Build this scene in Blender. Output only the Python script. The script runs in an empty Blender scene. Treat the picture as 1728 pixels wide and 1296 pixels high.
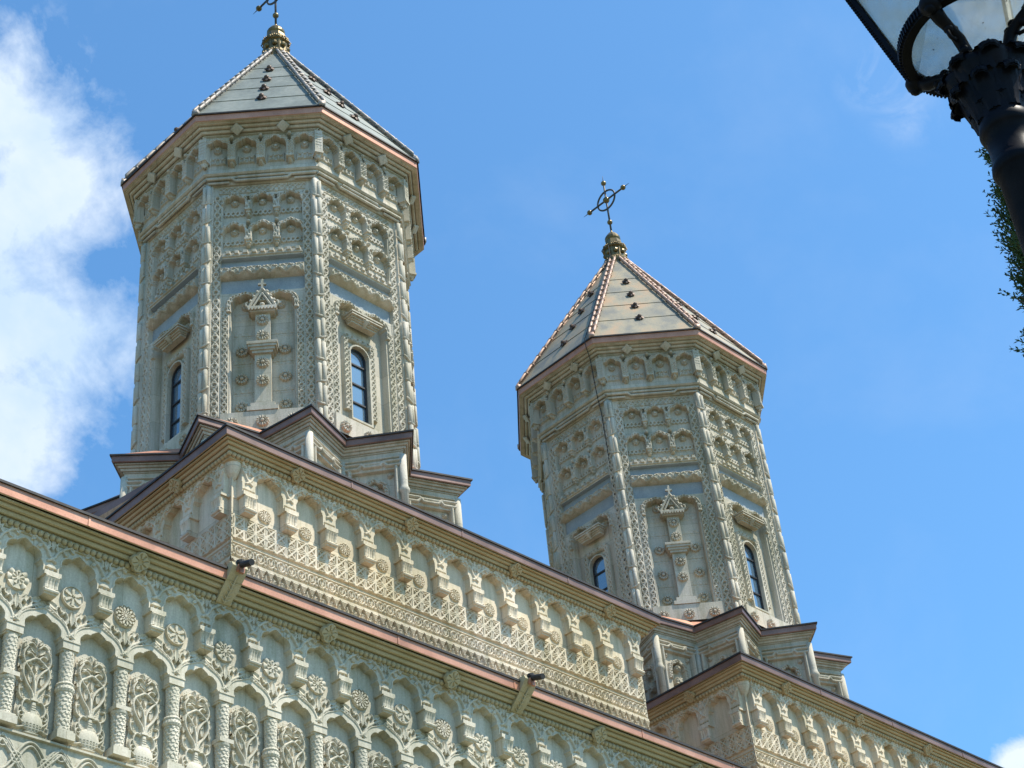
import bpy, math, random
import numpy as np
from mathutils import Matrix, Vector
random.seed(7); np.random.seed(7)
S = bpy.context.scene; COL = S.collection
PI = math.pi; rad = math.radians

# ------------------------------------------------------------------ camera
cam_d = bpy.data.cameras.new('camera'); cam = bpy.data.objects.new('camera', cam_d); COL.objects.link(cam); S.camera = cam
RX = Vector((0.7194434588789922, -0.6891633583102946, -0.0863421973238374))
RY = Vector((0.3731981945556588, 0.48841806624367656, -0.788778105773217))
RZ = Vector((0.5857680573884415, 0.5352584965502782, 0.6085837040326559))
mw = Matrix.Identity(4)
for i in range(3):
    mw[i][0] = RX[i]; mw[i][1] = -RY[i]; mw[i][2] = -RZ[i]
cam.matrix_world = mw                      # the lens stands at the origin, 1.6 m above the paving
cam_d.sensor_width = 36; cam_d.lens = 3046.186 / 1728 * 36
cam_d.clip_start = 0.05; cam_d.clip_end = 4000

# ------------------------------------------------------------------ light
SUN_EL, SUN_PHI = 59.0, 29.0               # elevation; turn from the wall's normal towards +X
sx = math.cos(rad(SUN_EL)) * math.sin(rad(SUN_PHI)); sy = -math.cos(rad(SUN_EL)) * math.cos(rad(SUN_PHI)); sz = math.sin(rad(SUN_EL))
sun_d = bpy.data.lights.new('sun', 'SUN'); sun_d.energy = 5.0; sun_d.angle = rad(0.5); sun_d.color = (1.0, 0.93, 0.81)
sun = bpy.data.objects.new('sun', sun_d); COL.objects.link(sun)
sun.rotation_euler = Vector((sx, sy, sz)).to_track_quat('Z', 'Y').to_euler()
S.view_settings.view_transform = 'Standard'; S.view_settings.look = 'None'; S.view_settings.gamma = 1
S.view_settings.exposure = 0.52
try:
    S.cycles.max_bounces = 8; S.cycles.diffuse_bounces = 5; S.cycles.transparent_max_bounces = 16
except Exception: pass

def pix_dir(x, y):
    d = RX * ((x - 864) / 3046.186) + RY * ((y - 648) / 3046.186) + RZ
    return d.normalized()

world = bpy.data.worlds.new('World'); S.world = world; world.use_nodes = True
def build_world():
    nt = world.node_tree; N = nt.nodes; Lk = nt.links; N.clear()
    out = N.new('ShaderNodeOutputWorld'); bg = N.new('ShaderNodeBackground'); bg.inputs['Strength'].default_value = 0.128
    sky = N.new('ShaderNodeTexSky'); sky.sky_type = 'NISHITA'; sky.sun_disc = False
    sky.sun_elevation = rad(SUN_EL); sky.sun_rotation = math.atan2(sx, sy)
    sky.altitude = 50; sky.air_density = 1.0; sky.dust_density = 0.8; sky.ozone_density = 1.6
    hsv = N.new('ShaderNodeHueSaturation'); hsv.inputs['Saturation'].default_value = 1.0; hsv.inputs['Value'].default_value = 1.0
    gain = N.new('ShaderNodeMixRGB'); gain.blend_type = 'MULTIPLY'; gain.inputs['Fac'].default_value = 1; gain.inputs['Color2'].default_value = (0.74, 1.22, 1.44, 1)
    Lk.new(sky.outputs[0], gain.inputs['Color1']); Lk.new(gain.outputs[0], hsv.inputs['Color'])
    tc = N.new('ShaderNodeTexCoord')
    def math_(op, a, b=None, clamp=False):
        n = N.new('ShaderNodeMath'); n.operation = op; n.use_clamp = clamp
        for k, v in enumerate((a, b)):
            if v is None: continue
            if hasattr(v, 'is_linked'): Lk.new(v, n.inputs[k])
            else: n.inputs[k].default_value = v
        return n.outputs[0]
    def noise(scale, detail, rough, dist=0.0, off=(0, 0, 0)):
        mp = N.new('ShaderNodeMapping'); mp.inputs['Location'].default_value = off; Lk.new(tc.outputs['Generated'], mp.inputs['Vector'])
        n = N.new('ShaderNodeTexNoise'); n.inputs['Scale'].default_value = scale; n.inputs['Detail'].default_value = detail
        n.inputs['Roughness'].default_value = rough; n.inputs['Distortion'].default_value = dist
        Lk.new(mp.outputs[0], n.inputs['Vector']); return n.outputs['Fac']
    def blob(x, y, r, soft):
        c = pix_dir(x, y); vm = N.new('ShaderNodeVectorMath'); vm.operation = 'DISTANCE'
        Lk.new(tc.outputs['Generated'], vm.inputs[0]); vm.inputs[1].default_value = c
        mr = N.new('ShaderNodeMapRange'); mr.interpolation_type = 'SMOOTHSTEP'
        Lk.new(vm.outputs['Value'], mr.inputs['Value'])
        mr.inputs['From Min'].default_value = (r + soft) / 3046; mr.inputs['From Max'].default_value = max(0, (r - soft)) / 3046
        return mr.outputs['Result']
    n1 = noise(16, 8, 0.62, 0.25); n2 = noise(7, 6, 0.6, 0.2, (3, 1, 2)); n3 = noise(30, 9, 0.62, 0.6, (1, 5, 2))
    big = None
    for b in ((20, 180, 110, 120), (70, 330, 130, 110), (-20, 420, 160, 110), (40, 560, 150, 130), (-60, 720, 190, 150)):
        o = blob(*b); big = o if big is None else math_('MAXIMUM', big, o)
    fac = math_('ADD', math_('ADD', big, math_('MULTIPLY', math_('SUBTRACT', n3, 0.5), 0.7)), math_('MULTIPLY', math_('SUBTRACT', n1, 0.5), 2.2))
    fac = math_('MULTIPLY', math_('SUBTRACT', fac, 0.22), 1.45, True)
    fac = math_('MULTIPLY', fac, math_('MULTIPLY', big, 3.0, True))
    # brighter billows and pale blue hollows inside the cloud
    corner = blob(1775, 1340, 95, 50)
    fc = math_('MULTIPLY', math_('SUBTRACT', math_('ADD', corner, math_('MULTIPLY', math_('SUBTRACT', n3, 0.5), 1.3)), 0.3), 2.2, True)
    fc = math_('MULTIPLY', fc, math_('MULTIPLY', corner, 4.0, True))
    wisp = None
    for b in ((1530, 190, 20, 60), (1480, 130, 10, 80), (1570, 120, 10, 60)):
        o = blob(*b); wisp = o if wisp is None else math_('MAXIMUM', wisp, o)
    fw = math_('MULTIPLY', wisp, math_('MULTIPLY', math_('SUBTRACT', n3, 0.40), 1.6, True))
    thin = math_('MULTIPLY', math_('SUBTRACT', n2, 0.50), 0.9, True)
    fac = math_('MAXIMUM', math_('MAXIMUM', math_('MULTIPLY', fac, 0.97), fc), math_('MAXIMUM', math_('MULTIPLY', fw, 0.75), math_('MULTIPLY', thin, 0.28)))
    ccol = N.new('ShaderNodeMixRGB'); Lk.new(math_('MULTIPLY', math_('SUBTRACT', n2, 0.32), 2.6, True), ccol.inputs['Fac'])
    ccol.inputs['Color1'].default_value = (3.6, 4.6, 5.9, 1); ccol.inputs['Color2'].default_value = (5.9, 6.15, 6.4, 1)
    mix = N.new('ShaderNodeMixRGB'); Lk.new(fac, mix.inputs['Fac']); Lk.new(hsv.outputs[0], mix.inputs['Color1']); Lk.new(ccol.outputs[0], mix.inputs['Color2'])
    Lk.new(mix.outputs[0], bg.inputs['Color']); Lk.new(bg.outputs[0], out.inputs['Surface'])
build_world()

# ------------------------------------------------------------------ materials
def mat(name, cols, scale=1.5, rough=0.9, metal=0.0, bump=0.15, bscale=60, spec=0.3, detail=6, streak=0.0, ramp=(0.32, 0.5, 0.68), coat=0.0, joints=None):
    m = bpy.data.materials.new(name); m.use_nodes = True
    nt = m.node_tree; N = nt.nodes; Lk = nt.links; b = N['Principled BSDF']
    b.inputs['Roughness'].default_value = rough; b.inputs['Metallic'].default_value = metal
    b.inputs['Specular IOR Level'].default_value = spec
    if coat: b.inputs['Coat Weight'].default_value = coat; b.inputs['Coat Roughness'].default_value = 0.15
    g = N.new('ShaderNodeNewGeometry')
    n = N.new('ShaderNodeTexNoise'); n.inputs['Scale'].default_value = scale; n.inputs['Detail'].default_value = detail; n.inputs['Roughness'].default_value = 0.62
    if streak:
        mp = N.new('ShaderNodeMapping'); mp.inputs['Scale'].default_value = (1, 1, streak); Lk.new(g.outputs['Position'], mp.inputs['Vector']); Lk.new(mp.outputs[0], n.inputs['Vector'])
    else: Lk.new(g.outputs['Position'], n.inputs['Vector'])
    r = N.new('ShaderNodeValToRGB'); e = r.color_ramp.elements
    while len(e) < len(cols): e.new(0.5)
    for k, c in enumerate(cols):
        e[k].position = ramp[k] if len(cols) == 3 else (0.35 + 0.3 * k / max(1, len(cols) - 1)); e[k].color = (*c, 1)
    Lk.new(n.outputs['Fac'], r.inputs['Fac'])
    f = N.new('ShaderNodeTexNoise'); f.inputs['Scale'].default_value = bscale; f.inputs['Detail'].default_value = 4; Lk.new(g.outputs['Position'], f.inputs['Vector'])
    mx = N.new('ShaderNodeMixRGB'); mx.blend_type = 'OVERLAY'; mx.inputs['Fac'].default_value = 0.30
    Lk.new(r.outputs[0], mx.inputs['Color1']); Lk.new(f.outputs['Fac'], mx.inputs['Color2']); Lk.new(mx.outputs[0], b.inputs['Base Color'])
    if joints:
        sp = N.new('ShaderNodeSeparateXYZ'); Lk.new(g.outputs['Position'], sp.inputs[0])
        ad = N.new('ShaderNodeMath'); ad.operation = 'MULTIPLY_ADD'; ad.inputs[1].default_value = -.83; Lk.new(sp.outputs['Y'], ad.inputs[0]); Lk.new(sp.outputs['X'], ad.inputs[2])
        cb = N.new('ShaderNodeCombineXYZ'); Lk.new(ad.outputs[0], cb.inputs['X']); Lk.new(sp.outputs['Z'], cb.inputs['Y'])
        br = N.new('ShaderNodeTexBrick'); br.inputs['Scale'].default_value = 1; br.inputs['Brick Width'].default_value = joints[0]; br.inputs['Row Height'].default_value = joints[1]
        br.inputs['Mortar Size'].default_value = .004; br.inputs['Mortar Smooth'].default_value = .3; br.inputs['Bias'].default_value = 0
        br.inputs['Color1'].default_value = (1.06, 1.05, 1.02, 1); br.inputs['Color2'].default_value = (.86, .87, .86, 1); br.inputs['Mortar'].default_value = (.66, .65, .60, 1)
        Lk.new(cb.outputs[0], br.inputs['Vector'])
        m1 = N.new('ShaderNodeMixRGB'); m1.blend_type = 'MULTIPLY'; m1.inputs['Fac'].default_value = 1; Lk.new(mx.outputs[0], m1.inputs['Color1']); Lk.new(br.outputs['Color'], m1.inputs['Color2'])
        mp2 = N.new('ShaderNodeMapping'); mp2.inputs['Scale'].default_value = (7, 7, .8); Lk.new(g.outputs['Position'], mp2.inputs['Vector'])
        st = N.new('ShaderNodeTexNoise'); st.inputs['Scale'].default_value = 1; st.inputs['Detail'].default_value = 7; st.inputs['Roughness'].default_value = .7; Lk.new(mp2.outputs[0], st.inputs['Vector'])
        sr_ = N.new('ShaderNodeValToRGB'); sr_.color_ramp.elements[0].position = .34; sr_.color_ramp.elements[0].color = (.62, .64, .56, 1); sr_.color_ramp.elements[1].position = .56; sr_.color_ramp.elements[1].color = (1.04, 1.03, 1.02, 1); Lk.new(st.outputs['Fac'], sr_.inputs['Fac'])
        m2 = N.new('ShaderNodeMixRGB'); m2.blend_type = 'MULTIPLY'; m2.inputs['Fac'].default_value = .75; Lk.new(m1.outputs[0], m2.inputs['Color1']); Lk.new(sr_.outputs[0], m2.inputs['Color2'])
        Lk.new(m2.outputs[0], b.inputs['Base Color'])
    if bump:
        bp = N.new('ShaderNodeBump'); bp.inputs['Strength'].default_value = bump; bp.inputs['Distance'].default_value = 0.01
        Lk.new(f.outputs['Fac'], bp.inputs['Height']); Lk.new(bp.outputs[0], b.inputs['Normal'])
    return m
M = {}
M['main'] = mat('cool_grey_stone', [(.442, .412, .329), (.535, .489, .401), (.605, .553, .458)], 1.1, streak=0.45, joints=(.95, .62))
M['block'] = mat('warm_sandstone', [(.512, .427, .287), (.613, .521, .389), (.667, .582, .479)], 0.9, streak=0.6, joints=(.9, .56))
M['tower'] = mat('weathered_limestone', [(.393, .352, .264), (.485, .438, .363), (.535, .491, .434)], 1.0, streak=0.4, joints=(.78, .50))
M['blue'] = mat('blue_grey_slate', [(.224, .255, .278), (.272, .302, .318), (.321, .343, .353)], 3.0)
M['cornice'] = mat('olive_bounce_tinted_stone', [(.339, .296, .177), (.399, .344, .218), (.441, .384, .266)], 1.3)  # stone with the yellow-green bounce from the ground mixed into its colour
M['cornice_warm'] = mat('ochre_bounce_tinted_stone', [(.381, .296, .158), (.438, .351, .201), (.479, .398, .251)], 1.3)  # warm bounce off the copper roof put into the stone colour
M['copper'] = mat('bare_copper', [(.324, .149, .092), (.476, .222, .139), (.571, .291, .190)], 1.6, rough=0.5, metal=0.35, bump=0.05, spec=0.5)
M['copper_dark'] = mat('browned_copper', [(.13, .075, .06), (.20, .115, .09), (.27, .16, .13)], 1.6, rough=0.5, metal=0.3, bump=0.05, spec=0.5)
M['lip'] = mat('blackened_copper_edge', [(.018, .017, .017), (.03, .028, .027), (.05, .04, .035)], 6, rough=0.6, bump=0)
M['roof_grey'] = mat('grey_green_patina', [(.122, .134, .118), (.162, .178, .156), (.210, .220, .191)], 2.2, rough=0.62, metal=0.1, bump=0.10, spec=0.35, streak=.35, bscale=14)
M['roof_rust'] = mat('rust_streaked_patina', [(.16, .155, .13), (.26, .225, .155), (.35, .235, .14)] if True else [(.153, .137, .103), (.275, .221, .141), (.382, .225, .118)], 1.7, rough=0.62, metal=0.1, bump=0.08, spec=0.35, ramp=(.40, .52, .64), streak=.5)
M['ridge_grey'] = mat('weathered_ridge_copper', [(.17, .16, .155), (.26, .235, .21), (.40, .32, .26)], 2.5, rough=0.55, metal=0.2, bump=0.05)
M['ridge_rust'] = mat('rosy_ridge_copper', [(.22, .16, .13), (.42, .27, .20), (.50, .36, .27)], 2.5, rough=0.55, metal=0.2, bump=0.05)
M['stud'] = mat('dark_copper_stud', [(.05, .035, .028), (.09, .06, .045), (.14, .085, .06)], 9, rough=0.55, metal=0.3, bump=0.05)
M['bronze'] = mat('old_gilt_bronze', [(.082, .057, .023), (.153, .109, .044), (.207, .150, .065)], 6, rough=0.42, metal=0.65, bump=0.05, spec=0.5)
M['iron_dark'] = mat('dark_iron', [(.04, .04, .042), (.06, .06, .062), (.09, .085, .08)], 8, rough=0.55, metal=0.3, bump=0.05)
M['black_iron'] = mat('glossy_black_iron', [(.003, .0035, .007), (.005, .006, .010), (.009, .009, .014)], 8, rough=0.42, metal=0.0, bump=0.10, bscale=25, spec=0.06)
M['window_frame'] = mat('dark_window_frame', [(.02, .022, .026), (.03, .03, .034), (.04, .04, .04)], 6, rough=0.5, bump=0)
M['trunk'] = mat('conifer_bark', [(.06, .04, .03), (.09, .06, .045), (.12, .085, .065)], 10)
M['needles'] = mat('thuja_foliage', [(.018, .042, .016), (.03, .068, .024), (.05, .095, .035)], 3.5, rough=0.7, bump=0, spec=0.25)
M['ground'] = mat('sunlit_lawn_and_paving', [(.10, .105, .05), (.15, .145, .075), (.21, .19, .12)], 0.25, bump=0.1, bscale=12)

def glass_mats():
    m = bpy.data.materials.new('sky_tinted_glass'); m.use_nodes = True; b = m.node_tree.nodes['Principled BSDF']
    b.inputs['Base Color'].default_value = (.07, .12, .17, 1); b.inputs['Roughness'].default_value = 0.06; b.inputs['Specular IOR Level'].default_value = 1.0  # blue base colour stands in for part of the reflected sky
    b.inputs['IOR'].default_value = 2.2
    M['window_glass'] = m
    m = bpy.data.materials.new('dusty_lantern_glass'); m.use_nodes = True; nt = m.node_tree; N = nt.nodes; Lk = nt.links
    out = N['Material Output']; N.remove(N['Principled BSDF'])
    tr = N.new('ShaderNodeBsdfTransparent'); tr.inputs[0].default_value = (.93, .95, .94, 1)
    df = N.new('ShaderNodeBsdfDiffuse'); df.inputs[0].default_value = (.62, .62, .58, 1)
    tl = N.new('ShaderNodeBsdfTranslucent'); tl.inputs[0].default_value = (.62, .62, .58, 1)
    gl = N.new('ShaderNodeBsdfGlossy'); gl.inputs['Roughness'].default_value = 0.05
    a = N.new('ShaderNodeMixShader'); a.inputs[0].default_value = 0.6; Lk.new(df.outputs[0], a.inputs[1]); Lk.new(tl.outputs[0], a.inputs[2])
    g = N.new('ShaderNodeNewGeometry')
    n1 = N.new('ShaderNodeTexNoise'); n1.inputs['Scale'].default_value = 9; n1.inputs['Detail'].default_value = 6; Lk.new(g.outputs['Position'], n1.inputs['Vector'])
    mr = N.new('ShaderNodeMapRange'); mr.inputs['From Min'].default_value = .35; mr.inputs['From Max'].default_value = .7; mr.inputs['To Min'].default_value = .12; mr.inputs['To Max'].default_value = .36
    Lk.new(n1.outputs['Fac'], mr.inputs['Value'])
    b_ = N.new('ShaderNodeMixShader'); Lk.new(mr.outputs[0], b_.inputs[0]); Lk.new(tr.outputs[0], b_.inputs[1]); Lk.new(a.outputs[0], b_.inputs[2])
    c = N.new('ShaderNodeMixShader'); c.inputs[0].default_value = 0.05; Lk.new(b_.outputs[0], c.inputs[1]); Lk.new(gl.outputs[0], c.inputs[2])
    # specks of dirt
    vo = N.new('ShaderNodeTexVoronoi'); vo.inputs['Scale'].default_value = 60; Lk.new(g.outputs['Position'], vo.inputs['Vector'])
    lt = N.new('ShaderNodeMath'); lt.operation = 'LESS_THAN'; lt.inputs[1].default_value = 0.16; Lk.new(vo.outputs['Distance'], lt.inputs[0])
    mul = N.new('ShaderNodeMath'); mul.operation = 'MULTIPLY'; Lk.new(lt.outputs[0], mul.inputs[0])
    gt = N.new('ShaderNodeMath'); gt.operation = 'GREATER_THAN'; gt.inputs[1].default_value = 0.90; Lk.new(vo.outputs['Color'], gt.inputs[0]); Lk.new(gt.outputs[0], mul.inputs[1])
    dd = N.new('ShaderNodeBsdfDiffuse'); dd.inputs[0].default_value = (.03, .025, .02, 1)
    e = N.new('ShaderNodeMixShader'); Lk.new(mul.outputs[0], e.inputs[0]); Lk.new(c.outputs[0], e.inputs[1]); Lk.new(dd.outputs[0], e.inputs[2])
    Lk.new(e.outputs[0], out.inputs['Surface']); M['lantern_glass'] = m
    m = bpy.data.materials.new('opal_lamp_glass'); m.use_nodes = True; b = m.node_tree.nodes['Principled BSDF']
    b.inputs['Base Color'].default_value = (.62, .60, .54, 1); b.inputs['Roughness'].default_value = .3; M['opal'] = m
glass_mats()

# ------------------------------------------------------------------ mesh tools
class MB:
    def __init__(self): self.v = []; self.f = []; self.mi = []
    def add(self, vs, fs, m=0):
        o = len(self.v); self.v += [tuple(p) for p in vs]; self.f += [tuple(i + o for i in f) for f in fs]; self.mi += [m] * len(fs); return self
    def box(self, c, s, rz=0.0, m=0, taper=1.0):
        hx, hy, hz = s[0] / 2, s[1] / 2, s[2] / 2; cs, sn = math.cos(rz), math.sin(rz); vs = []
        for z in (-1, 1):
            t = taper if z < 0 else 1.0
            for x, y in ((-1, -1), (1, -1), (1, 1), (-1, 1)):
                a, b = x * hx * t, y * hy * t; vs.append((c[0] + a * cs - b * sn, c[1] + a * sn + b * cs, c[2] + z * hz))
        return self.add(vs, [(3, 2, 1, 0), (4, 5, 6, 7), (0, 1, 5, 4), (1, 2, 6, 5), (2, 3, 7, 6), (3, 0, 4, 7)], m)
    def tube(self, pts, r, n=6, closed=False, m=0, caps=True):
        P = [Vector(p) for p in pts]; k = len(P); vs = []; up = None
        rr = r if isinstance(r, (list, tuple)) else [r] * k
        for i in range(k):
            a = P[(i - 1) % k] if (closed or i > 0) else P[i]; b = P[(i + 1) % k] if (closed or i < k - 1) else P[i]
            t = (b - a).normalized()
            if up is None:
                up = Vector((0, 0, 1)) if abs(t.z) < 0.9 else Vector((1, 0, 0))
            s_ = t.cross(up).normalized(); up = s_.cross(t).normalized()
            for j in range(n):
                an = 2 * PI * j / n; vs.append(P[i] + (s_ * math.cos(an) + up * math.sin(an)) * rr[i])
        fs = []
        for i in range(k if closed else k - 1):
            for j in range(n):
                a = i * n + j; b = i * n + (j + 1) % n; c = ((i + 1) % k) * n + (j + 1) % n; d = ((i + 1) % k) * n + j; fs.append((a, b, c, d))
        if not closed and caps: fs += [tuple(range(n - 1, -1, -1)), tuple(range((k - 1) * n, k * n))]
        return self.add(vs, fs, m)
    def lathe(self, prof, n=16, c=(0, 0, 0), ph=0.0, m=0, rfun=None, caps=True):
        vs = []; k = len(prof)
        for r, z in prof:
            for j in range(n):
                a = ph + 2 * PI * j / n; q = r * (rfun(a, z) if rfun else 1); vs.append((c[0] + q * math.cos(a), c[1] + q * math.sin(a), c[2] + z))
        fs = [(i * n + j, i * n + (j + 1) % n, (i + 1) * n + (j + 1) % n, (i + 1) * n + j) for i in range(k - 1) for j in range(n)]
        if caps and prof[0][0] > 1e-6: fs.append(tuple(range(n - 1, -1, -1)))
        if caps and prof[-1][0] > 1e-6: fs.append(tuple(range((k - 1) * n, k * n)))
        return self.add(vs, fs, m)
    def ball(self, c, r, n=10, m=0, sz=1.0):
        return self.lathe([(max(1e-4, r * math.sin(PI * i / (n - 2))), -r * sz * math.cos(PI * i / (n - 2))) for i in range(n - 1)], n, c, m=m)
    def sweep(self, path, prof, closed=True, m=None):
        # path: plan points, outward side on the right of travel; prof: (outward offset, height)
        n = len(path); nor = []
        ne = n if closed else n - 1
        for i in range(ne):
            a = path[i]; b = path[(i + 1) % n]; dx, dy = b[0] - a[0], b[1] - a[1]; l = math.hypot(dx, dy); nor.append((dy / l, -dx / l))
        mit = []
        for i in range(n):
            if closed or 0 < i < n - 1: n0, n1 = nor[(i - 1) % ne], nor[i % ne]
            elif i == 0: n0 = n1 = nor[0]
            else: n0 = n1 = nor[-1]
            d = 1 + n0[0] * n1[0] + n0[1] * n1[1]; mit.append(((n0[0] + n1[0]) / d, (n0[1] + n1[1]) / d))
        k = len(prof)
        for i in range(ne):
            vs = []
            for q in (i, (i + 1) % n):
                for d, z in prof: vs.append((path[q][0] + mit[q][0] * d, path[q][1] + mit[q][1] * d, z))
            for j in range(k - 1):
                self.add([vs[j], vs[k + j], vs[k + j + 1], vs[j + 1]], [(0, 1, 2, 3)], 0 if m is None else m[j])
        return self
    def build(self, name, mats, parent=None, loc=(0, 0, 0), rz=0.0, smooth=False):
        me = bpy.data.meshes.new(name); me.from_pydata(self.v, [], self.f)
        for q in (mats if isinstance(mats, (list, tuple)) else [mats]): me.materials.append(q)
        if any(self.mi): me.polygons.foreach_set('material_index', self.mi)
        if smooth: me.polygons.foreach_set('use_smooth', [True] * len(me.polygons))
        me.update(); return link(name, me, parent, loc, rz)
def link(name, me, parent=None, loc=(0, 0, 0), rz=0.0):
    o = bpy.data.objects.new(name, me); COL.objects.link(o); o.location = loc; o.rotation_euler = (0, 0, rz)
    if parent: o.parent = parent
    return o
def again(o, loc=None, rz=None, parent=None):
    c = o.copy(); COL.objects.link(c)
    if loc is not None: c.location = loc
    if rz is not None: c.rotation_euler = (0, 0, rz)
    c.parent = parent or o.parent; return c
def tree_copy(o, parent=None):
    c = o.copy(); COL.objects.link(c); c.parent = parent
    for ch in list(o.children): tree_copy(ch, c)
    return c
def empty(name, loc):
    o = bpy.data.objects.new(name, None); COL.objects.link(o); o.location = loc; return o
def tag(o, label=None, cat=None, group=None, kind=None):
    for k, v in (('label', label), ('category', cat), ('group', group), ('kind', kind)):
        if v: o[k] = v
    return o

# carved relief: a fine sheet whose depth is a function of (u, v); stands in local XZ, outward is -Y
def relief(name, u0, u1, v0, v1, res, fun, mats, parent=None, loc=(0, 0, 0), rz=0.0, mfun=None, mask=None, smooth=False):
    nu = max(2, int(round((u1 - u0) / res)) + 1); nv = max(2, int(round((v1 - v0) / res)) + 1)
    U, V = np.meshgrid(np.linspace(u0, u1, nu), np.linspace(v0, v1, nv))
    H = fun(U, V)
    co = np.stack([U, -H, V], -1).reshape(-1, 3)
    i = np.arange(nv - 1)[:, None] * nu + np.arange(nu - 1)[None, :]
    F = np.stack([i, i + 1, i + nu + 1, i + nu], -1).reshape(-1, 4)
    Uc = (U[:-1, :-1] + U[1:, 1:]) / 2; Vc = (V[:-1, :-1] + V[1:, 1:]) / 2
    mi = mfun(Uc, Vc).astype(np.int32).reshape(-1) if mfun else None
    if mask is not None:
        k = mask(Uc, Vc).reshape(-1); F = F[k]; mi = mi[k] if mi is not None else None
    me = bpy.data.meshes.new(name)
    me.vertices.add(len(co)); me.vertices.foreach_set('co', co.reshape(-1).astype(np.float32))
    nf = len(F); me.loops.add(nf * 4); me.loops.foreach_set('vertex_index', F.reshape(-1).astype(np.int32))
    me.polygons.add(nf); me.polygons.foreach_set('loop_start', np.arange(nf, dtype=np.int32) * 4); me.polygons.foreach_set('loop_total', np.full(nf, 4, np.int32))
    for q in (mats if isinstance(mats, (list, tuple)) else [mats]): me.materials.append(q)
    if mi is not None: me.polygons.foreach_set('material_index', mi)
    me.polygons.foreach_set('use_smooth', np.full(nf, smooth, bool))
    me.update(calc_edges=True); me.validate()
    return link(name, me, parent, loc, rz)

EPS = 0.008
def inside(sd, e=None):
    e = e or EPS; return np.clip(0.5 - sd / e, 0, 1)
def d_circ(U, V, a, b, r): return np.hypot(U - a, V - b) - r
def d_box(U, V, a, b, hw, hh):
    x = np.abs(U - a) - hw; y = np.abs(V - b) - hh
    return np.minimum(np.maximum(x, y), 0) + np.hypot(np.maximum(x, 0), np.maximum(y, 0))
def d_line(U, V, pts):
    D = np.full(U.shape, 9.0)
    for (a, b), (c, d) in zip(pts[:-1], pts[1:]):
        dx, dy = c - a, d - b; t = np.clip(((U - a) * dx + (V - b) * dy) / (dx * dx + dy * dy + 1e-12), 0, 1)
        D = np.minimum(D, np.hypot(U - a - t * dx, V - b - t * dy))
    return D
def ridge(D, w, h): return h * np.sqrt(np.clip(1 - (D / w) ** 2, 0, 1))
def d_leaf(U, V, a, b, l, w, ang):
    c, s = math.cos(ang), math.sin(ang); x = (U - a) * c + (V - b) * s; y = -(U - a) * s + (V - b) * c
    return np.abs(y) - w * np.clip(1 - (x / l) ** 2, 0, 1) + np.maximum(np.abs(x) - l, 0)
def leaf(U, V, a, b, l, w, ang, h):
    c, s = math.cos(ang), math.sin(ang); x = (U - a) * c + (V - b) * s; y = -(U - a) * s + (V - b) * c
    ww = w * np.clip(1 - (x / l) ** 2, 0, 1) + 1e-6
    return np.where((np.abs(x) < l) & (np.abs(y) < ww), h * (0.55 + 0.45 * np.abs(y) / ww), 0)
def smooth_pts(pts, n=6):
    out = []; P = [np.array(p, float) for p in pts]
    for i in range(len(P) - 1):
        p0 = P[max(0, i - 1)]; p1 = P[i]; p2 = P[i + 1]; p3 = P[min(len(P) - 1, i + 2)]
        for t in np.arange(n) / n:
            out.append(tuple(0.5 * ((2 * p1) + (-p0 + p2) * t + (2 * p0 - 5 * p1 + 4 * p2 - p3) * t * t + (-p0 + 3 * p1 - 3 * p2 + p3) * t ** 3)))
    out.append(tuple(P[-1])); return out
def lobed(U, V, uc, hw, vs, top, n=3.5, dep=.15):
    """signed distance (negative inside) of a scalloped, pointed arch opening that runs down without end; n = 0 leaves the edge plain"""
    u = U - uc; H = top - vs; k = hw / H * 1.07; y = (V - vs) * k; a = np.arctan2(np.maximum(y, 0), u) - PI / 2
    R = hw * ((1 - dep) + dep * np.abs(np.cos(n * a)) ** .55 if n else .97) + .09 * hw * np.clip(1 - np.abs(a) / .22, 0, 1)
    if n == 0: R = hw * (.90 + .10 * np.clip(np.abs(a) / (PI / 2), 0, 1)) + .17 * hw * np.clip(1 - np.abs(a) / .5, 0, 1) ** 1.5
    up = (np.hypot(u, y) - R) / max(1.0, k) ** .5
    return np.where(V > vs, up, np.abs(u) - hw * (1 - .0 * dep))
def braid(a, b, amp, L, w, h):
    k = PI / L; r = 0
    for s in (1, -1):
        y = s * amp * np.sin(k * b); D = np.abs(a - y) / np.sqrt(1 + (amp * k * np.cos(k * b)) ** 2); r = np.maximum(r, ridge(D, w, h))
    return r
def flat(D, w, h): return h * np.clip(2.2 * (1 - D / w), 0, 1)
def lay(H, add, base): return np.where(add > 1e-3, np.maximum(H, base + add), H)
def knot(a, b, W, L, h):
    """interlace strip: two strands, a straight rim each side and a ring in every second eye"""
    r = braid(a, b, W * .34, L, W * .15, h)
    c = (b % L) - L / 2; r = np.maximum(r, ridge(np.abs(np.hypot(a, c) - W * .30), W * .13, h * 1.1)); r = np.maximum(r, ridge(np.hypot(a, c), W * .11, h * .9))
    d = ((b + L / 2) % L) - L / 2; r = np.maximum(r, ridge(np.hypot(np.abs(a) - W * .36, d), W * .12, h * .8))
    return np.maximum(r, ridge(np.abs(np.abs(a) - W * .5), W * .07, h * .9))
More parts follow.
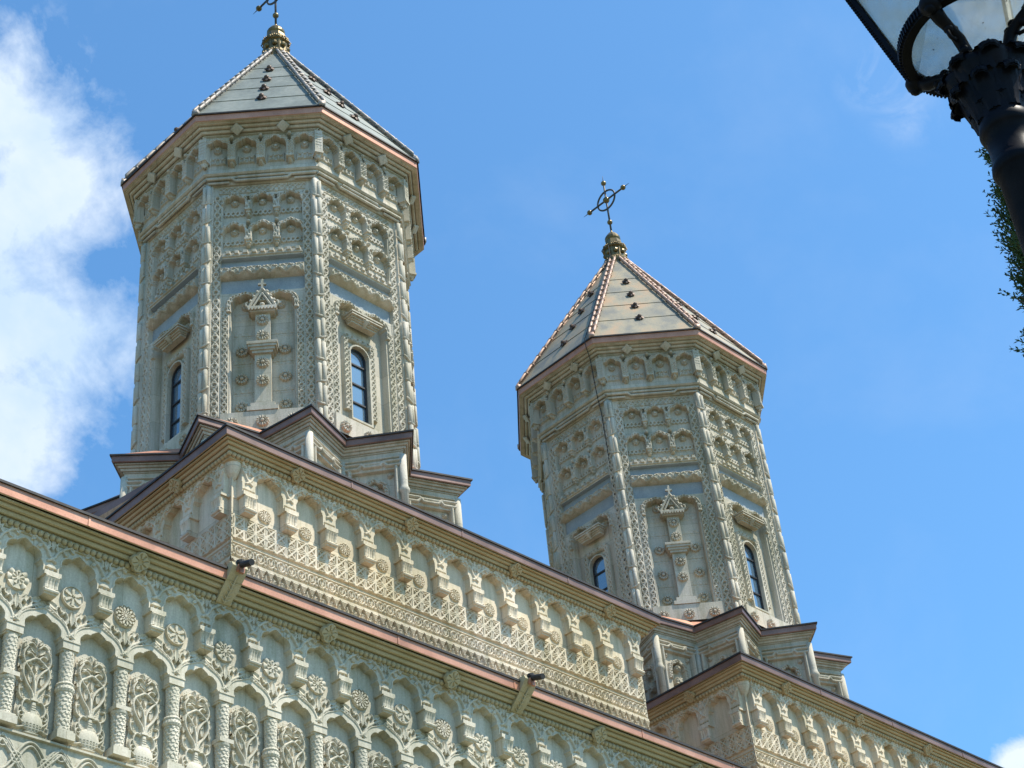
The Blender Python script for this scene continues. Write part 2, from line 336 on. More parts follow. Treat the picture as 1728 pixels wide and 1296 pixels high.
def spray(U, V, uc, vb, vt, w, h):
    """stem that crosses at the foot, forks into two curling boughs and carries a bud in the fork"""
    T = vt - vb; u = np.abs(U - uc); r = np.zeros(U.shape)
    x = U - uc
    for s in (1, -1):
        r = np.maximum(r, ridge(d_line(U, V, smooth_pts([(uc - s * .16 * w, vb), (uc + s * .10 * w, vb + .16 * T), (uc + s * .26 * w, vb + .40 * T), (uc + s * .56 * w, vb + .62 * T), (uc + s * .98 * w, vb + .84 * T)], 4)), .016 * w / .22, h))
    r = np.maximum(r, ridge(d_line(u, V, smooth_pts([(.26 * w, vb + .40 * T), (.16 * w, vb + .62 * T), (.27 * w, vb + .80 * T), (.38 * w, vb + .74 * T)], 4)), .013 * w / .22, h * .95))
    r = np.maximum(r, ridge(d_line(u, V, smooth_pts([(.56 * w, vb + .62 * T), (.66 * w, vb + .86 * T), (.56 * w, vb + .97 * T)], 4)), .012 * w / .22, h * .9))
    for a, b, l, q, an in ((.80, .93, .24, .075, .5), (.97, .78, .20, .07, -.25), (.88, .68, .18, .06, -.9), (.40, .88, .16, .06, 1.2), (.20, .50, .14, .05, 2.0), (.60, .45, .15, .055, -.7)):
        r = np.maximum(r, leaf(u, V, a * w, vb + b * T, l * w * 1.08, q * w * 1.75, an, h))
    r = np.maximum(r, leaf(x, V, 0, vb + .66 * T, .30 * T, .11 * w, PI / 2, h)); r = np.maximum(r, leaf(x, V, 0, vb + .05 * T, .2 * w, .07 * w, 0, h * .8))
    return r

# ------------------------------------------------------------------ setting
gm = MB(); gm.add([(-900, -900, -1.6), (900, -900, -1.6), (900, 900, -1.6), (-900, 900, -1.6)], [(0, 1, 2, 3)])
tag(gm.build('ground', M['ground']), kind='structure')

# shared ornament -----------------------------------------------------------
def rosette_mesh(name, R_, petals, h, style, m, nr=14, na=None):
    na = na or petals * 8; vs = []; fs = []
    for i in range(nr + 1):
        t = i / nr
        for j in range(na):
            a = 2 * PI * j / na
            c = math.cos(petals * a)
            if style == 'flower':      # rounded petals round a knob
                edge = 0.90 + 0.10 * abs(math.cos(petals * a / 2)); q = h * (.55 + .35 * abs(math.cos(petals * a / 2))) * (1 if t < .93 else 0)
                if t < .34: q = h * (1.15 - 1.6 * (t / .34 - .2) ** 2 * .4)
                elif t < .42: q = h * .25
                r = R_ * t * edge
            elif style == 'star':      # six leaves cut in a raised disc
                r = R_ * t; lobe = .5 * (1 + c); q = h * (.45 + .55 * (lobe > (t - .05) * 1.0) * (1 if .10 < t < .82 else 0))
                if t > .86: q = h * .95
                if t > .97: q = 0
            elif style == 'weave':     # pierced interlaced circles
                r = R_ * t; p = abs(math.sin(petals * a / 2 + t * 5)) * abs(math.sin(petals * a / 2 - t * 5)); q = h * (.35 + .65 * (p > .22))
                if t < .14: q = h
                if t > .90: q = h * .8
                if t > .97: q = 0
            else:                      # ring of pointed rays and a round heart
                r = R_ * t * (1 if t < .8 else .93 + .07 * abs(math.cos(petals * a / 2))); q = h * (.4 + .6 * abs(math.cos(petals * a / 2 + (0 if t > .55 else PI / 2))) ** .7)
                if .5 < t < .58 or t < .2: q = h
                if t > .97: q = 0
            if style == 'plaque':      # flat quatrefoil plate with a flower cut in it
                k_ = .78 + .22 * abs(math.cos(2 * a)); r = R_ * t * k_; q = h if t > .82 else h * (.45 + .55 * (abs(math.cos(4 * a)) > .5) * (t > .25))
                if t > .97: q = -.02
            if style == 'diamond':
                r = R_ * t / (abs(math.cos(a)) + abs(math.sin(a))) * 1.15; q = h * (1 if t < .75 else .7)
                if t < .35: q = h * 1.35
                if t > .97: q = -.02
            vs.append((r * math.sin(a), -q, r * math.cos(a)))
    for i in range(nr):
        for j in range(na):
            a = i * na + j; b = i * na + (j + 1) % na; fs.append((a, a + na, b + na, b))
    me = bpy.data.meshes.new(name); me.from_pydata(vs, [], fs); me.materials.append(m); me.update(); return me

def console_mb(w, zt, zb, dep, back):
    """corbel: abacus, scrolled body, rolled foot; hangs in local XZ, sticks out to -Y (front at -dep, root at +back)"""
    b = MB(); T = zt - zb
    b.box((0, (back - dep) / 2, zt - .09 * T), (w * 1.18, dep + back, .18 * T))
    prof = [(-dep * .93, zt - .18 * T), (-dep * .96, zt - .30 * T), (-dep * .80, zt - .42 * T), (-dep * .66, zt - .58 * T), (-dep * .62, zt - .74 * T), (-dep * .72, zt - .80 * T), (-dep * .74, zt - .90 * T), (-dep * .60, zt - T), (back, zt - T)]
    hw = w * .43; k = len(prof)
    vs = [(-hw, y, z) for y, z in prof] + [(hw, y, z) for y, z in prof]
    fs = [(j, j + 1, k + j + 1, k + j) for j in range(k - 1)]
    top = [(-hw, back, zt - .18 * T), (hw, back, zt - .18 * T)]
    vs += top; fs += [tuple([2 * k] + list(range(k))), tuple([2 * k + 1] + list(range(2 * k - 1, k - 1, -1)))]
    b.add(vs, fs)
    for x, r_ in ((-hw * .8, .10), (-hw * .28, .07), (hw * .28, .07), (hw * .8, .10)):       # scrolls and leaf ribs
        b.tube([(x, y + .010, z) for y, z in prof[1:6]], [w * r_ * 1.6 * q for q in (1.2, 1.0, .9, 1.0, 1.15)], 8)
    b.tube([(-hw * 1.12, -dep * .70, zt - .86 * T), (hw * 1.12, -dep * .70, zt - .86 * T)], T * .085, 8)
    b.tube([(-hw * 1.1, -dep * .92, zt - .24 * T), (hw * 1.1, -dep * .92, zt - .24 * T)], T * .05, 6)
    return b

# ------------------------------------------------------------------ the church body
church = tag(empty('church', (18, 17.46, -1.6)), 'pale carved stone church body with copper edged eaves below both towers', 'church')
OX, OY, OZ = 18, 17.46, -1.6
def CH(x, y, z): return (x - OX, y - OY, z - OZ)

YM, P1 = 12.42, 0.5675          # face of the long wall, width of one bay
X0M = 7.18                      # a corbel of the upper row
CZ = 9.52                       # eaves lip
K0, K1 = -7, 24
XL, XR = X0M + (K0 - .5) * P1, X0M + (K1 + .5) * P1
w = MB()
w.box(CH(15, YM + .22 + 4.0, 3.7), (34, 8.0, 10.6)); w.box(CH(15, YM + .11, 2.55), (34, .2, 8.3))
w.box(CH((XL - 2) / 2, YM + .11, 8.0), (XL + 2, .2, 2.6)); w.box(CH((XR + 32) / 2, YM + .11, 8.0), (32 - XR, .2, 2.6))
wall = w.build('long_wall', M['main'], church)
D1, D2 = .085, .150      # depth of the upper niches and of the lower ones
def main_bay(U, V):
    H = np.zeros(U.shape); p = P1; ua = np.abs(U)
    un = p / 2 - ua                               # distance from the upper niche axis
    sd = lobed(un, V, 0, .196, 8.995, 9.185); H = H - D1 * inside(sd)
    H = H + .008 * inside(np.abs(sd - .011) - .011) * (V > 8.93)
    H = np.where(V < 8.885, -D1, H)               # below the corbels only the back plane goes on
    for a in (-.046, 0, .046): H = H - .03 * inside(d_box(U, V, a, 8.955, .0125, .014))
    H = H + .012 * inside(d_box(U, V, 0, 8.918, .080, .007)) * (V > 8.885)
    H = np.maximum(H, np.where((ua < .06) & (V > 8.975) & (V < 9.03 - ua * .9), .012, -1))
    sp = spray(U, V, 0, 9.045, 9.315, .225, .026); H = np.where((V > 9.03) & (sd > .02) & (sp > 0), np.maximum(H, sp), H)
    # lower arches: a flat band with a scalloped hole
    rim = lobed(U, V, 0, .272, 8.375, 8.590, n=0); face = inside(rim) * (V < 8.62)
    H = np.maximum(H, np.where(V < 8.62, -D1 + .038 * face, -1)); H = H + .010 * inside(np.abs(rim + .010) - .008) * (V < 8.61) * (V > 8.375)
    sp = spray(un, V, 0, 8.375, 8.665, .245, .034); H = np.where((sp > 0) & (V < 8.69) & (V > 8.36), np.maximum(H, -D1 + np.where(un < .10, .010, 0) + sp), H)
    o2 = lobed(U, V, 0, .204, 8.318, 8.515); H = np.where(V < 8.60, H - (H + D2) * inside(o2), H)
    H = np.where(V < 8.225, -D2, H)
    # foot: ledge, then a band of crossing loops
    H = np.where(V < 7.335, -.09, H)
    q = V - 7.10; k = 2 * PI / p
    band = np.zeros(U.shape)
    for ph in (0, PI):
        y = .155 * np.cos(k * U + ph); D = np.abs(q - y) / np.sqrt(1 + (.155 * k * np.sin(k * U + ph)) ** 2)
        band = np.maximum(band, ridge(np.abs(D - .018), .013, .024))
        z = ((U + (0 if ph == 0 else p / 2)) % p) - p / 2
        D = np.abs(np.abs(z) + q * (1 if ph == 0 else -1) * .9 - p / 4) / 1.35; band = np.maximum(band, ridge(np.abs(D - .018), .012, .028) * (np.abs(q) < .21))
    band = np.maximum(band, ridge(np.abs(np.hypot(ua - p / 4, q) - .05), .013, .026)); band = np.maximum(band, ridge(np.abs(np.hypot(un, q - .12) - .045), .011, .024))
    band = np.maximum(band, .03 * (np.abs(V - 7.322) < .012))
    H = np.where(V < 7.335, H + band, H); H = np.where(V < 6.86, 0, H)
    return H
bay = relief('arcade_bay', -P1 / 2, P1 / 2, 6.70, 9.30, .0062, main_bay, M['main'], wall, CH(X0M, YM, 0))
def panel_fun(seed):
    rs = np.random.RandomState(seed)
    def f(U, V):
        h = np.zeros(U.shape); u = np.abs(U); r = np.zeros(U.shape)
        T = lambda pts, ww, hh=.034: ridge(d_line(u, V, smooth_pts(pts, 5)), ww, hh)
        # ewer with a banded belly
        body = np.hypot(u / .105, (V - 7.475) / .10); r = np.maximum(r, np.where(body < 1, .018 + .030 * np.sqrt(np.clip(1 - body ** 2, 0, 1)), 0))
        r = np.where((body < 1) & (V < 7.47), r - .006 * (np.sin(V * 260) > 0) * (np.sin(U * 190) > -.3), r)
        r = np.maximum(r, .036 * inside(d_box(U, V, 0, 7.60, .026 + .01 * np.clip((7.60 - V) * 8, -1, 1), .07))); r = np.maximum(r, .044 * inside(d_box(U, V, 0, 7.685, .042, .014)))
        r = np.where((u < .024) & (V < 7.64) & (V > 7.57), r - .006 * (np.sin(V * 300) > 0), r)
        r = np.maximum(r, .03 * inside(d_box(U, V, 0, 7.375, .07, .010)))
        # handles
        r = np.maximum(r, T([(.03, 7.67), (.075, 7.68), (.108, 7.64), (.112, 7.58), (.090, 7.545)], .013)); r = np.maximum(r, ridge(np.abs(np.hypot(u - .112, V - 7.535) - .02), .010, .03))
        r = np.maximum(r, T([(.10, 7.46), (.14, 7.50), (.148, 7.56), (.13, 7.60)], .012)); r = np.maximum(r, T([(.09, 7.42), (.15, 7.40), (.155, 7.45)], .012))
        r = np.maximum(r, T([(.10, 7.66), (.145, 7.70), (.15, 7.76), (.12, 7.775)], .012)); r = np.maximum(r, leaf(u, V, .135, 7.72, .05, .018, 1.2, .03))
        # main stems cross and open
        r = np.maximum(r, T([(.012, 7.69), (.030, 7.76), (.085, 7.83), (.128, 7.92), (.118, 8.01), (.06, 8.06), (.018, 8.09)], .016, .04))
        r = np.maximum(r, T([(0, 7.70), (.004, 7.80), (.02, 7.90), (.062, 7.97), (.122, 8.04), (.134, 8.12), (.10, 8.19)], .014, .038))
        r = np.maximum(r, T([(.018, 8.09), (.06, 8.13), (.10, 8.115)], .012)); r = np.maximum(r, T([(.02, 8.20), (.055, 8.235), (.10, 8.21), (.105, 8.18)], .012))
        for a, b, l, q, an in ((.06, 7.885, .055, .022, 1.35), (.052, 7.93, .03, .014, .4), (.145, 7.86, .04, .016, 1.4), (.15, 7.97, .035, .015, 1.6), (.07, 8.03, .035, .014, .2), (.045, 8.165, .05, .02, .6), (.085, 8.15, .04, .016, -.5), (.125, 8.20, .035, .015, 2.0), (.03, 8.255, .035, .016, 1.3), (.138, 8.08, .03, .012, -.2), (.0, 8.00, .05, .018, PI / 2), (.148, 7.79, .035, .014, 1.9)):
            j = rs.uniform(-.25, .25); r = np.maximum(r, leaf(u, V, a, b, l, q, an + j, .036))
        r = np.maximum(r, ridge(np.hypot(u, V - 8.10), .016, .03))
        return r - .004 * (np.sin(U * 420) * np.sin(V * 410) > .6) * (r < .002)
    return f
def panel_mask(U, V):
    o = lobed(U, V, 0, .168, 8.19, 8.315); e = .012 * np.sin(V * 26)
    return (o < 0) & (np.abs(U) < .166 + e * .6) & (V > 7.345)
panels = [relief('vase_panel', -.18, .18, 7.335, 8.33, .0055, panel_fun(s), M['main'], wall, CH(X0M, YM + D2 - .022, 0), mask=panel_mask) for s in (3, 8)]
def column_mb(kind):
    b = MB(); n = 24
    def part(z0, z1, r0, r1, cell, dep):
        k = int((z1 - z0) / .011); pr = []
        vs = []; fs = []
        for i in range(k + 1):
            z = z0 + (z1 - z0) * i / k; r = r0 + (r1 - r0) * i / k
            for j in range(n * 2):
                a = 2 * PI * j / (2 * n); row = (z - z0) / cell; fr = row % 1.0; ph = (int(row) % 2) * .5
                x = ((a / (2 * PI) * 10 + ph) % 1.0) - .5
                sc = 1 if (2 * abs(x)) ** 2 + (1 - fr) ** 2 < 1.05 else 0
                q = r + dep * (.25 + .75 * (1 - fr)) * sc
                vs.append((q * math.cos(a), q * math.sin(a), z))
        for i in range(k):
            for j in range(2 * n):
                fs.append((i * 2 * n + j, i * 2 * n + (j + 1) % (2 * n), (i + 1) * 2 * n + (j + 1) % (2 * n), (i + 1) * 2 * n + j))
        b.add(vs, fs)
    if kind == 0:
        part(7.855, 8.225, .052, .060, .040, .010); part(7.455, 7.775, .050, .062, .034, .013)
        b.box((0, 0, 7.835), (.16, .155, .040)); b.lathe([(.058, 7.765), (.075, 7.79), (.08, 7.812)], n)
    else:
        part(7.90, 8.225, .055, .062, .036, .008); part(7.455, 7.82, .062, .066, .038, .012)
        b.lathe([(.062, 7.815), (.078, 7.83), (.088, 7.85), (.084, 7.872), (.075, 7.885), (.085, 7.90), (.075, 7.918), (.055, 7.925)], 40, rfun=lambda a, z: 1 + .04 * math.sin(a * 16 + z * 90))
    b.box((0, .01, 8.285), (.168, .15, .085)); b.box((0, .01, 8.235), (.145, .13, .022), taper=.85); b.box((0, .01, 8.322), (.176, .165, .016))
    b.box((0, .0, 7.40), (.18, .17, .075)); b.box((0, 0, 7.446), (.15, .15, .022))
    return b
columns = [column_mb(k).build('column', M['main'], wall, CH(X0M + P1 / 2, YM + .092, 0)) for k in (0, 1)]
cons = console_mb(.150, 8.915, 8.685, .050, .085).build('corbel', M['main'], wall, CH(X0M, YM, 0))
meds = [rosette_mesh('medallion', .116, p_, .030, st, M['main'], 20, na) for p_, st, na in ((6, 'star', 72), (8, 'ray', 64), (12, 'weave', 96), (10, 'ray', 80))]
med0 = link('medallion', meds[0], wall, CH(X0M + P1 / 2, YM + D1 - .003, 8.80))
for k in range(K0, K1 + 1):
    x = X0M + k * P1
    if k: again(bay, CH(x, YM, 0)); again(cons, CH(x, YM, 0))
    a = panels[k % 2]
    if k not in (0, 1): again(a, CH(x, YM + D2 - .022, 0))
    elif k == 1: a.location = CH(x, YM + D2 - .022, 0)
    c = columns[(k + 1) % 2]
    if k not in (0, 1): again(c, CH(x + P1 / 2, YM + .092, 0))
    elif k == 0: columns[1].location = CH(x + P1 / 2, YM + .092, 0)
    else: columns[0].location = CH(x + P1 / 2, YM + .092, 0)
    if k:
        o = again(med0, CH(x + P1 / 2, YM + D1 - .003, 8.80)); o.data = meds[(k * 7 // 3) % 4]

CORN = [(.0, -.122), (.035, -.122), (.035, -.138), (.066, -.138), (.068, -.116), (.082, -.116), (.082, -.152), (.092, -.168), (.115, -.172), (.117, -.146), (.132, -.146), (.132, -.186), (.145, -.206), (.165, -.208), (.167, -.184), (.182, -.184), (.182, -.226), (.206, -.236), (.206, -.288)]
def cornice(name, path, closed, z, parent, over, m_st, m_cu, bead_r=.034, bead_dz=-.245, scale=1.0, bead_every=.062, zoff=(0, 0, 0)):
    """moulded stone cornice, string of beads, copper fascia with black lip; path is the lip line"""
    ox, oy, oz = zoff; P_ = [(a - ox, b - oy) for a, b in path]; z = z - oz; o = over
    st = MB(); st.sweep(P_, [(-d * o / .24, z + q) for d, q in CORN] + [(-1.08 * o, z - .30)], closed)
    s = st.build(name, m_st, parent)
    cu = MB(); cu.sweep(P_, [(-.05, z - .008), (.0, z - .010), (-.004, z - .11), (-.012, z - .122), (-.045, z - .122)], closed)
    for i in range(len(P_) if closed else len(P_) - 1):
        a = Vector(P_[i]); c = Vector(P_[(i + 1) % len(P_)]); d = (c - a); L_ = d.length; d.normalize(); nn = Vector((d.y, -d.x))
        for j in range(1, int(L_ / 1.87)):
            q = a + d * (j * 1.87 + .3 * math.sin(j * 3.1)) + nn * -.002; cu.box((q.x, q.y, z - .062), (.022, .012, .108), math.atan2(d.y, d.x))
    cu.build('copper_fascia', m_cu, parent)
    li = MB(); li.sweep(P_, [(-.06, z + .018), (.018, z + .014), (.018, z - .012), (-.02, z - .012)], closed)
    li.build('eaves_lip', M['lip'], parent)
    # beads
    b = MB(); n = len(P_)
    for i in range(n if closed else n - 1):
        a = Vector(P_[i]); c = Vector(P_[(i + 1) % n]); d = c - a; L_ = d.length; d.normalize(); nn = Vector((d.y, -d.x)); inset = .78 * o
        a2 = a - nn * inset; cnt = int(L_ / bead_every)
        for j in range(cnt):
            q = a2 + d * ((j + .5) * L_ / cnt)
            t0 = (q - a).dot(d)
            if closed and (t0 < inset * .6 or t0 > L_ - inset * .6): continue
            b.lathe([(.001, -.5 * bead_every), (bead_r * .8, -.3 * bead_every), (bead_r, 0), (bead_r * .8, .3 * bead_every), (.001, .5 * bead_every)], 6, (0, 0, 0))
            vs = b.v[-30:]; del b.v[-30:]
            for (vx, vy, vz) in vs: b.v.append((q.x + d.x * vz + nn.x * vx, q.y + d.y * vz + nn.y * vx, z + bead_dz + vy))
    b.build('bead_moulding', m_st, parent, smooth=True)
    return s
cornice('cornice', [(-2, 12.2), (32, 12.2)], False, CZ, wall, .24, M['cornice'], M['copper'], zoff=(OX, OY, OZ))
def flower_plate(rr):
    m_ = rosette_mesh('cornice_flower', rr, 4, .024, 'plaque', M['cornice'], 12, 48); return m_
fl = flower_plate(.105)
f0 = None
for x in (4.06, 6.35, 8.04, 10.32, 12.01, 14.29, 15.98, 18.26, 19.95):
    if f0 is None: f0 = link('cornice_flower', fl, wall, CH(x, 12.30, 9.30)); f0.rotation_euler = (rad(36), 0, 0)
    else: again(f0, CH(x, 12.30, 9.30))
# water spouts: a leaf carved stone bracket with a dark copper pipe
def spout():
    b = MB(); prof = [(12.44, 9.235), (12.38, 9.245), (12.27, 9.335), (12.16, 9.445), (12.10, 9.52), (12.12, 9.565), (12.18, 9.56), (12.44, 9.50)]; hw = .092; k = len(prof)
    vs = [(-hw * (.82 if y > 12.3 else 1), y - 12.2, z - CZ) for y, z in prof] + [(hw * (.82 if y > 12.3 else 1), y - 12.2, z - CZ) for y, z in prof]
    b.add(vs, [tuple(range(k - 1, -1, -1)), tuple(range(k, 2 * k))] + [(j, (j + 1) % k, k + (j + 1) % k, k + j) for j in range(k)])
    pts = [(0, y - 12.2 - .012, z - CZ - .006) for y, z in prof[0:4]]; b.tube(pts[1:], .009, 6)
    for i in range(5):
        t = i / 5; q = Vector(pts[1]).lerp(Vector(pts[3]), .05 + t * .75)
        for s in (-1, 1): b.tube([q, q + Vector((s * .072, -.024, .045))], [.009, .005], 5)
    o = b.build('water_spout', M['cornice'], wall, CH(9.06, 12.2, CZ))
    p_ = MB(); p_.tube([(0, .05, .03), (0, -.07, .032), (0, -.28, -.035)], .034, 10); p_.lathe([(.03, -.01), (.045, .0), (.045, .03)], 10, (0, -.10, .035))
    q = p_.build('spout_pipe', M['lip'], o, (0, 0, 0)); c = MB(); c.box((0, -.10, -.022), (.08, .04, .06)); c.box((0, -.12, -.06), (.045, .03, .045)); c.build('pipe_collar', M['copper'], o)
    return o
sp0 = spout()
for x in (5.09, 13.03):
    c = again(sp0, CH(x, 12.2, CZ))
    for ch in sp0.children: again(ch, parent=c)
rf = MB(); rf.add([CH(-2, 12.2, CZ + .012), CH(32, 12.2, CZ + .012), CH(32, 14.1, 10.35), CH(-2, 14.1, 10.35), CH(-2, 22.7, 10.35), CH(32, 22.7, 10.35)], [(0, 1, 2, 3), (3, 2, 5, 4)])
for i in range(58):
    x = -2 + i * .6; rf.add([CH(x, 12.23, CZ + .03), CH(x + .03, 12.23, CZ + .03), CH(x + .03, 14.1, 10.38), CH(x, 14.1, 10.38), CH(x, 12.23, CZ - .005), CH(x + .03, 12.23, CZ - .005), CH(x + .03, 14.1, 10.33), CH(x, 14.1, 10.33)], [(0, 1, 2, 3), (4, 5, 1, 0), (1, 5, 6, 2), (4, 0, 3, 7)])
rf.build('lower_roof', M['copper_dark'], church)

# square bases below the towers ---------------------------------------------------
BX0, BX1, BY0, BY1, BZ = 10.07, 17.55, 13.73, 21.19, 12.665
P2 = .60; CX0 = 10.53
def block_bay(lo=None, hi=None):
    def f(U, V):
        p = P2; um = ((U + p / 2) % p) - p / 2; ua = np.abs(um); un = p / 2 - ua
        H = np.zeros(U.shape)
        sd = lobed(un, V, 0, .197, 12.125, 12.325); H = H - .100 * inside(sd)
        for a in (-.066, -.022, .022, .066): H = H - .03 * inside(d_box(um, V, a, 12.005, .011, .014))
        H = H + .010 * inside(d_box(um, V, 0, 12.03, .085, .006))
        H = np.maximum(H, np.where((H > -.02) & (V > 12.09), spray(um, V, 0, 12.11, 12.42, .235, .022) * (sd > .015), -1))
        H = np.where(V < 11.93, -.100, H)
        H = np.where((V < 12.45) & (U < (lo if lo is not None else -9)), -.100, H); H = np.where((V < 12.45) & (U > (hi if hi is not None else 9)), -.100, H)
        # lattice of crossed bars and rounded triangles
        c = .15; t, b = 11.685, 11.365; s = (t - b) / 2
        x = ((U + c * 100) % c) - c / 2; y = ((V - b) % s) - s / 2; g = y / s * c
        D = np.minimum(np.abs(x - g), np.abs(x + g)) * .7; r = flat(D, .017, .034)
        tri = np.abs(np.maximum(np.abs(x), np.abs(g)) - c * .36); r = np.maximum(r, flat(tri, .013, .030) * (np.abs(np.abs(x) - np.abs(g)) > .018))
        r = np.maximum(r, flat(np.minimum(c / 2 - np.abs(x), (c / 2 - np.abs(g))), .013, .032))
        H = np.where((V > b) & (V < t + .012), np.maximum(H, -.100 + r), H)
        # palmette scroll
        y = V - 11.215; x = ((U + 1.5) % .15) - .075; r = ridge(np.abs(np.hypot(x, y * .9) - .055), .013, .028)
        r = np.maximum(r, np.maximum(leaf(np.abs(x), y, .016, .0, .05, .016, 1.35, .03), ridge(np.hypot(np.abs(x) - .075, np.abs(y) - .055), .022, .03)))
        r = np.maximum(r, ridge(np.abs(np.abs(y) - .095), .011, .026)); H = np.where(np.abs(y) < .106, np.maximum(H, -.100 + r), H)
        # hanging fans
        x = ((U + 1.5) % .12) - .06; hang = np.abs(x) - .056 * np.clip((V - 10.955) / .115, 0, 1)
        r = np.where((hang < 0) & (V < 11.075), .048 - .008 * (np.sin(V * 330) > .3), 0); r = np.maximum(r, np.where(np.abs(V - 11.088) < .014, .042, 0))
        z = ((U + 1.56) % .12) - .06; fan = np.abs(z) - .052 * np.clip((11.03 - V) / .12, 0, 1); r = np.maximum(r, np.where(fan < 0, .024 + .014 * (np.sin(np.arctan2(z, 11.05 - V) * 28) > 0), 0))
        H = np.where((V < 11.11) & (V > 10.86), np.maximum(H, -.100 + r), H)
        H = np.where(((U < -.188) & (lo is not None)) | ((U > .150) & (hi is not None)), np.maximum(H, -.070), H)
        return H
    return f
base = MB(); base.box(CH((BX0 + BX1) / 2, 17.46, 11.6), (BX1 - BX0 - .58, BY1 - BY0 - .58, 2.0)); base.box(CH((BX0 + BX1) / 2, 17.46, 10.6), (BX1 - BX0 - .56, BY1 - BY0 - .56, .56))
block = base.build('square_base', M['block'], church)
YB = 13.915
bm = relief('arcade_bay', -P2 / 2, P2 / 2, 10.84, 12.50, .0085, block_bay(), M['block'], block, CH(CX0 + P2, YB, 0))
bl = relief('arcade_bay', -.195, P2 / 2, 10.84, 12.50, .0085, block_bay(lo=-.102), M['block'], block, CH(CX0, YB, 0))
br = relief('arcade_bay', -P2 / 2, .157, 10.84, 12.50, .0085, block_bay(hi=.102), M['block'], block, CH(CX0 + 11 * P2, YB, 0))
ck = console_mb(.174, 11.98, 11.70, .040, .095).build('corbel', M['block'], block, CH(CX0, YB, 0))
md = rosette_mesh('medallion', .092, 10, .024, 'weave', M['block'], 16, 72)
m0 = link('medallion', md, block, CH(CX0 + P2 / 2, YB + .098, 11.83))
pivot = Vector(((BX0 + BX1) / 2, 17.46, 0)); cxh = (BX0 + BX1) / 2
off = YB - 17.46
for side in (0, 1, 3):          # front, left end, right end
    a = -side * PI / 2; ca, sa = math.cos(a), math.sin(a)
    def place(x, y): 
        dx, dy = x - cxh, y - 17.46; return (cxh + dx * ca - dy * sa, 17.46 + dx * sa + dy * ca)
    for k in range(12):
        x = CX0 + k * P2; X, Y = place(x, YB)
        src = bl if k == 0 else br if k == 11 else bm
        if not (side == 0 and k in (0, 1, 11)): again(src, CH(X, Y, 0), a)
        if not (side == 0 and k == 0): again(ck, CH(X, Y, 0), a)
        if k < 11 and side == 0 and k: again(m0, CH(x + P2 / 2, YB + .098, 11.83), a)
for (x, y) in ((10.40, 14.04), (17.22, 14.04)):
    u = MB(); u.lathe([(.001, 12.14), (.03, 12.17), (.07, 12.23), (.10, 12.31), (.105, 12.37), (.07, 12.42), (.10, 12.46)], 18, (-.03 if x < 14 else .03, -.03, 0))
    u.box((0, .03, 12.2), (.13, .13, .55)); u.build('corner_urn', M['block'], block, CH(x, y, 0), smooth=False)
ring = [(BX0, BY0), (BX1, BY0), (BX1, BY1), (BX0, BY1)]
cornice('cornice', ring, True, BZ, block, .20, M['cornice_warm'], M['copper_dark'], zoff=(OX, OY, OZ))
up = MB(); c4 = [CH(x, y, BZ + .012) for x, y in ring]; t4 = [CH(cxh + sx_ * 1.9, 17.46 + sy_ * 1.9, BZ + .62) for sx_, sy_ in ((-1, -1), (1, -1), (1, 1), (-1, 1))]
up.add(c4 + t4, [(0, 1, 5, 4), (1, 2, 6, 5), (2, 3, 7, 6), (3, 0, 4, 7), (4, 5, 6, 7)]); up.build('base_roof', M['copper_dark'], block)
flb = rosette_mesh('cornice_flower', .10, 4, .024, 'plaque', M['cornice_warm'], 12, 48); g0 = None
for x in (11.18, 12.98, 14.79, 16.59):
    if g0 is None: g0 = link('cornice_flower', flb, block, CH(x, BY0 + .08, BZ - .20)); g0.rotation_euler = (rad(36), 0, 0)
    else: again(g0, CH(x, BY0 + .08, BZ - .20))
for y in (14.85, 16.7):
    o = again(g0, CH(BX0 + .08, y, BZ - .20)); o.rotation_euler = (rad(36), 0, -PI / 2)
block2 = tree_copy(block, church); block2.location = (9.24, 0, 0)

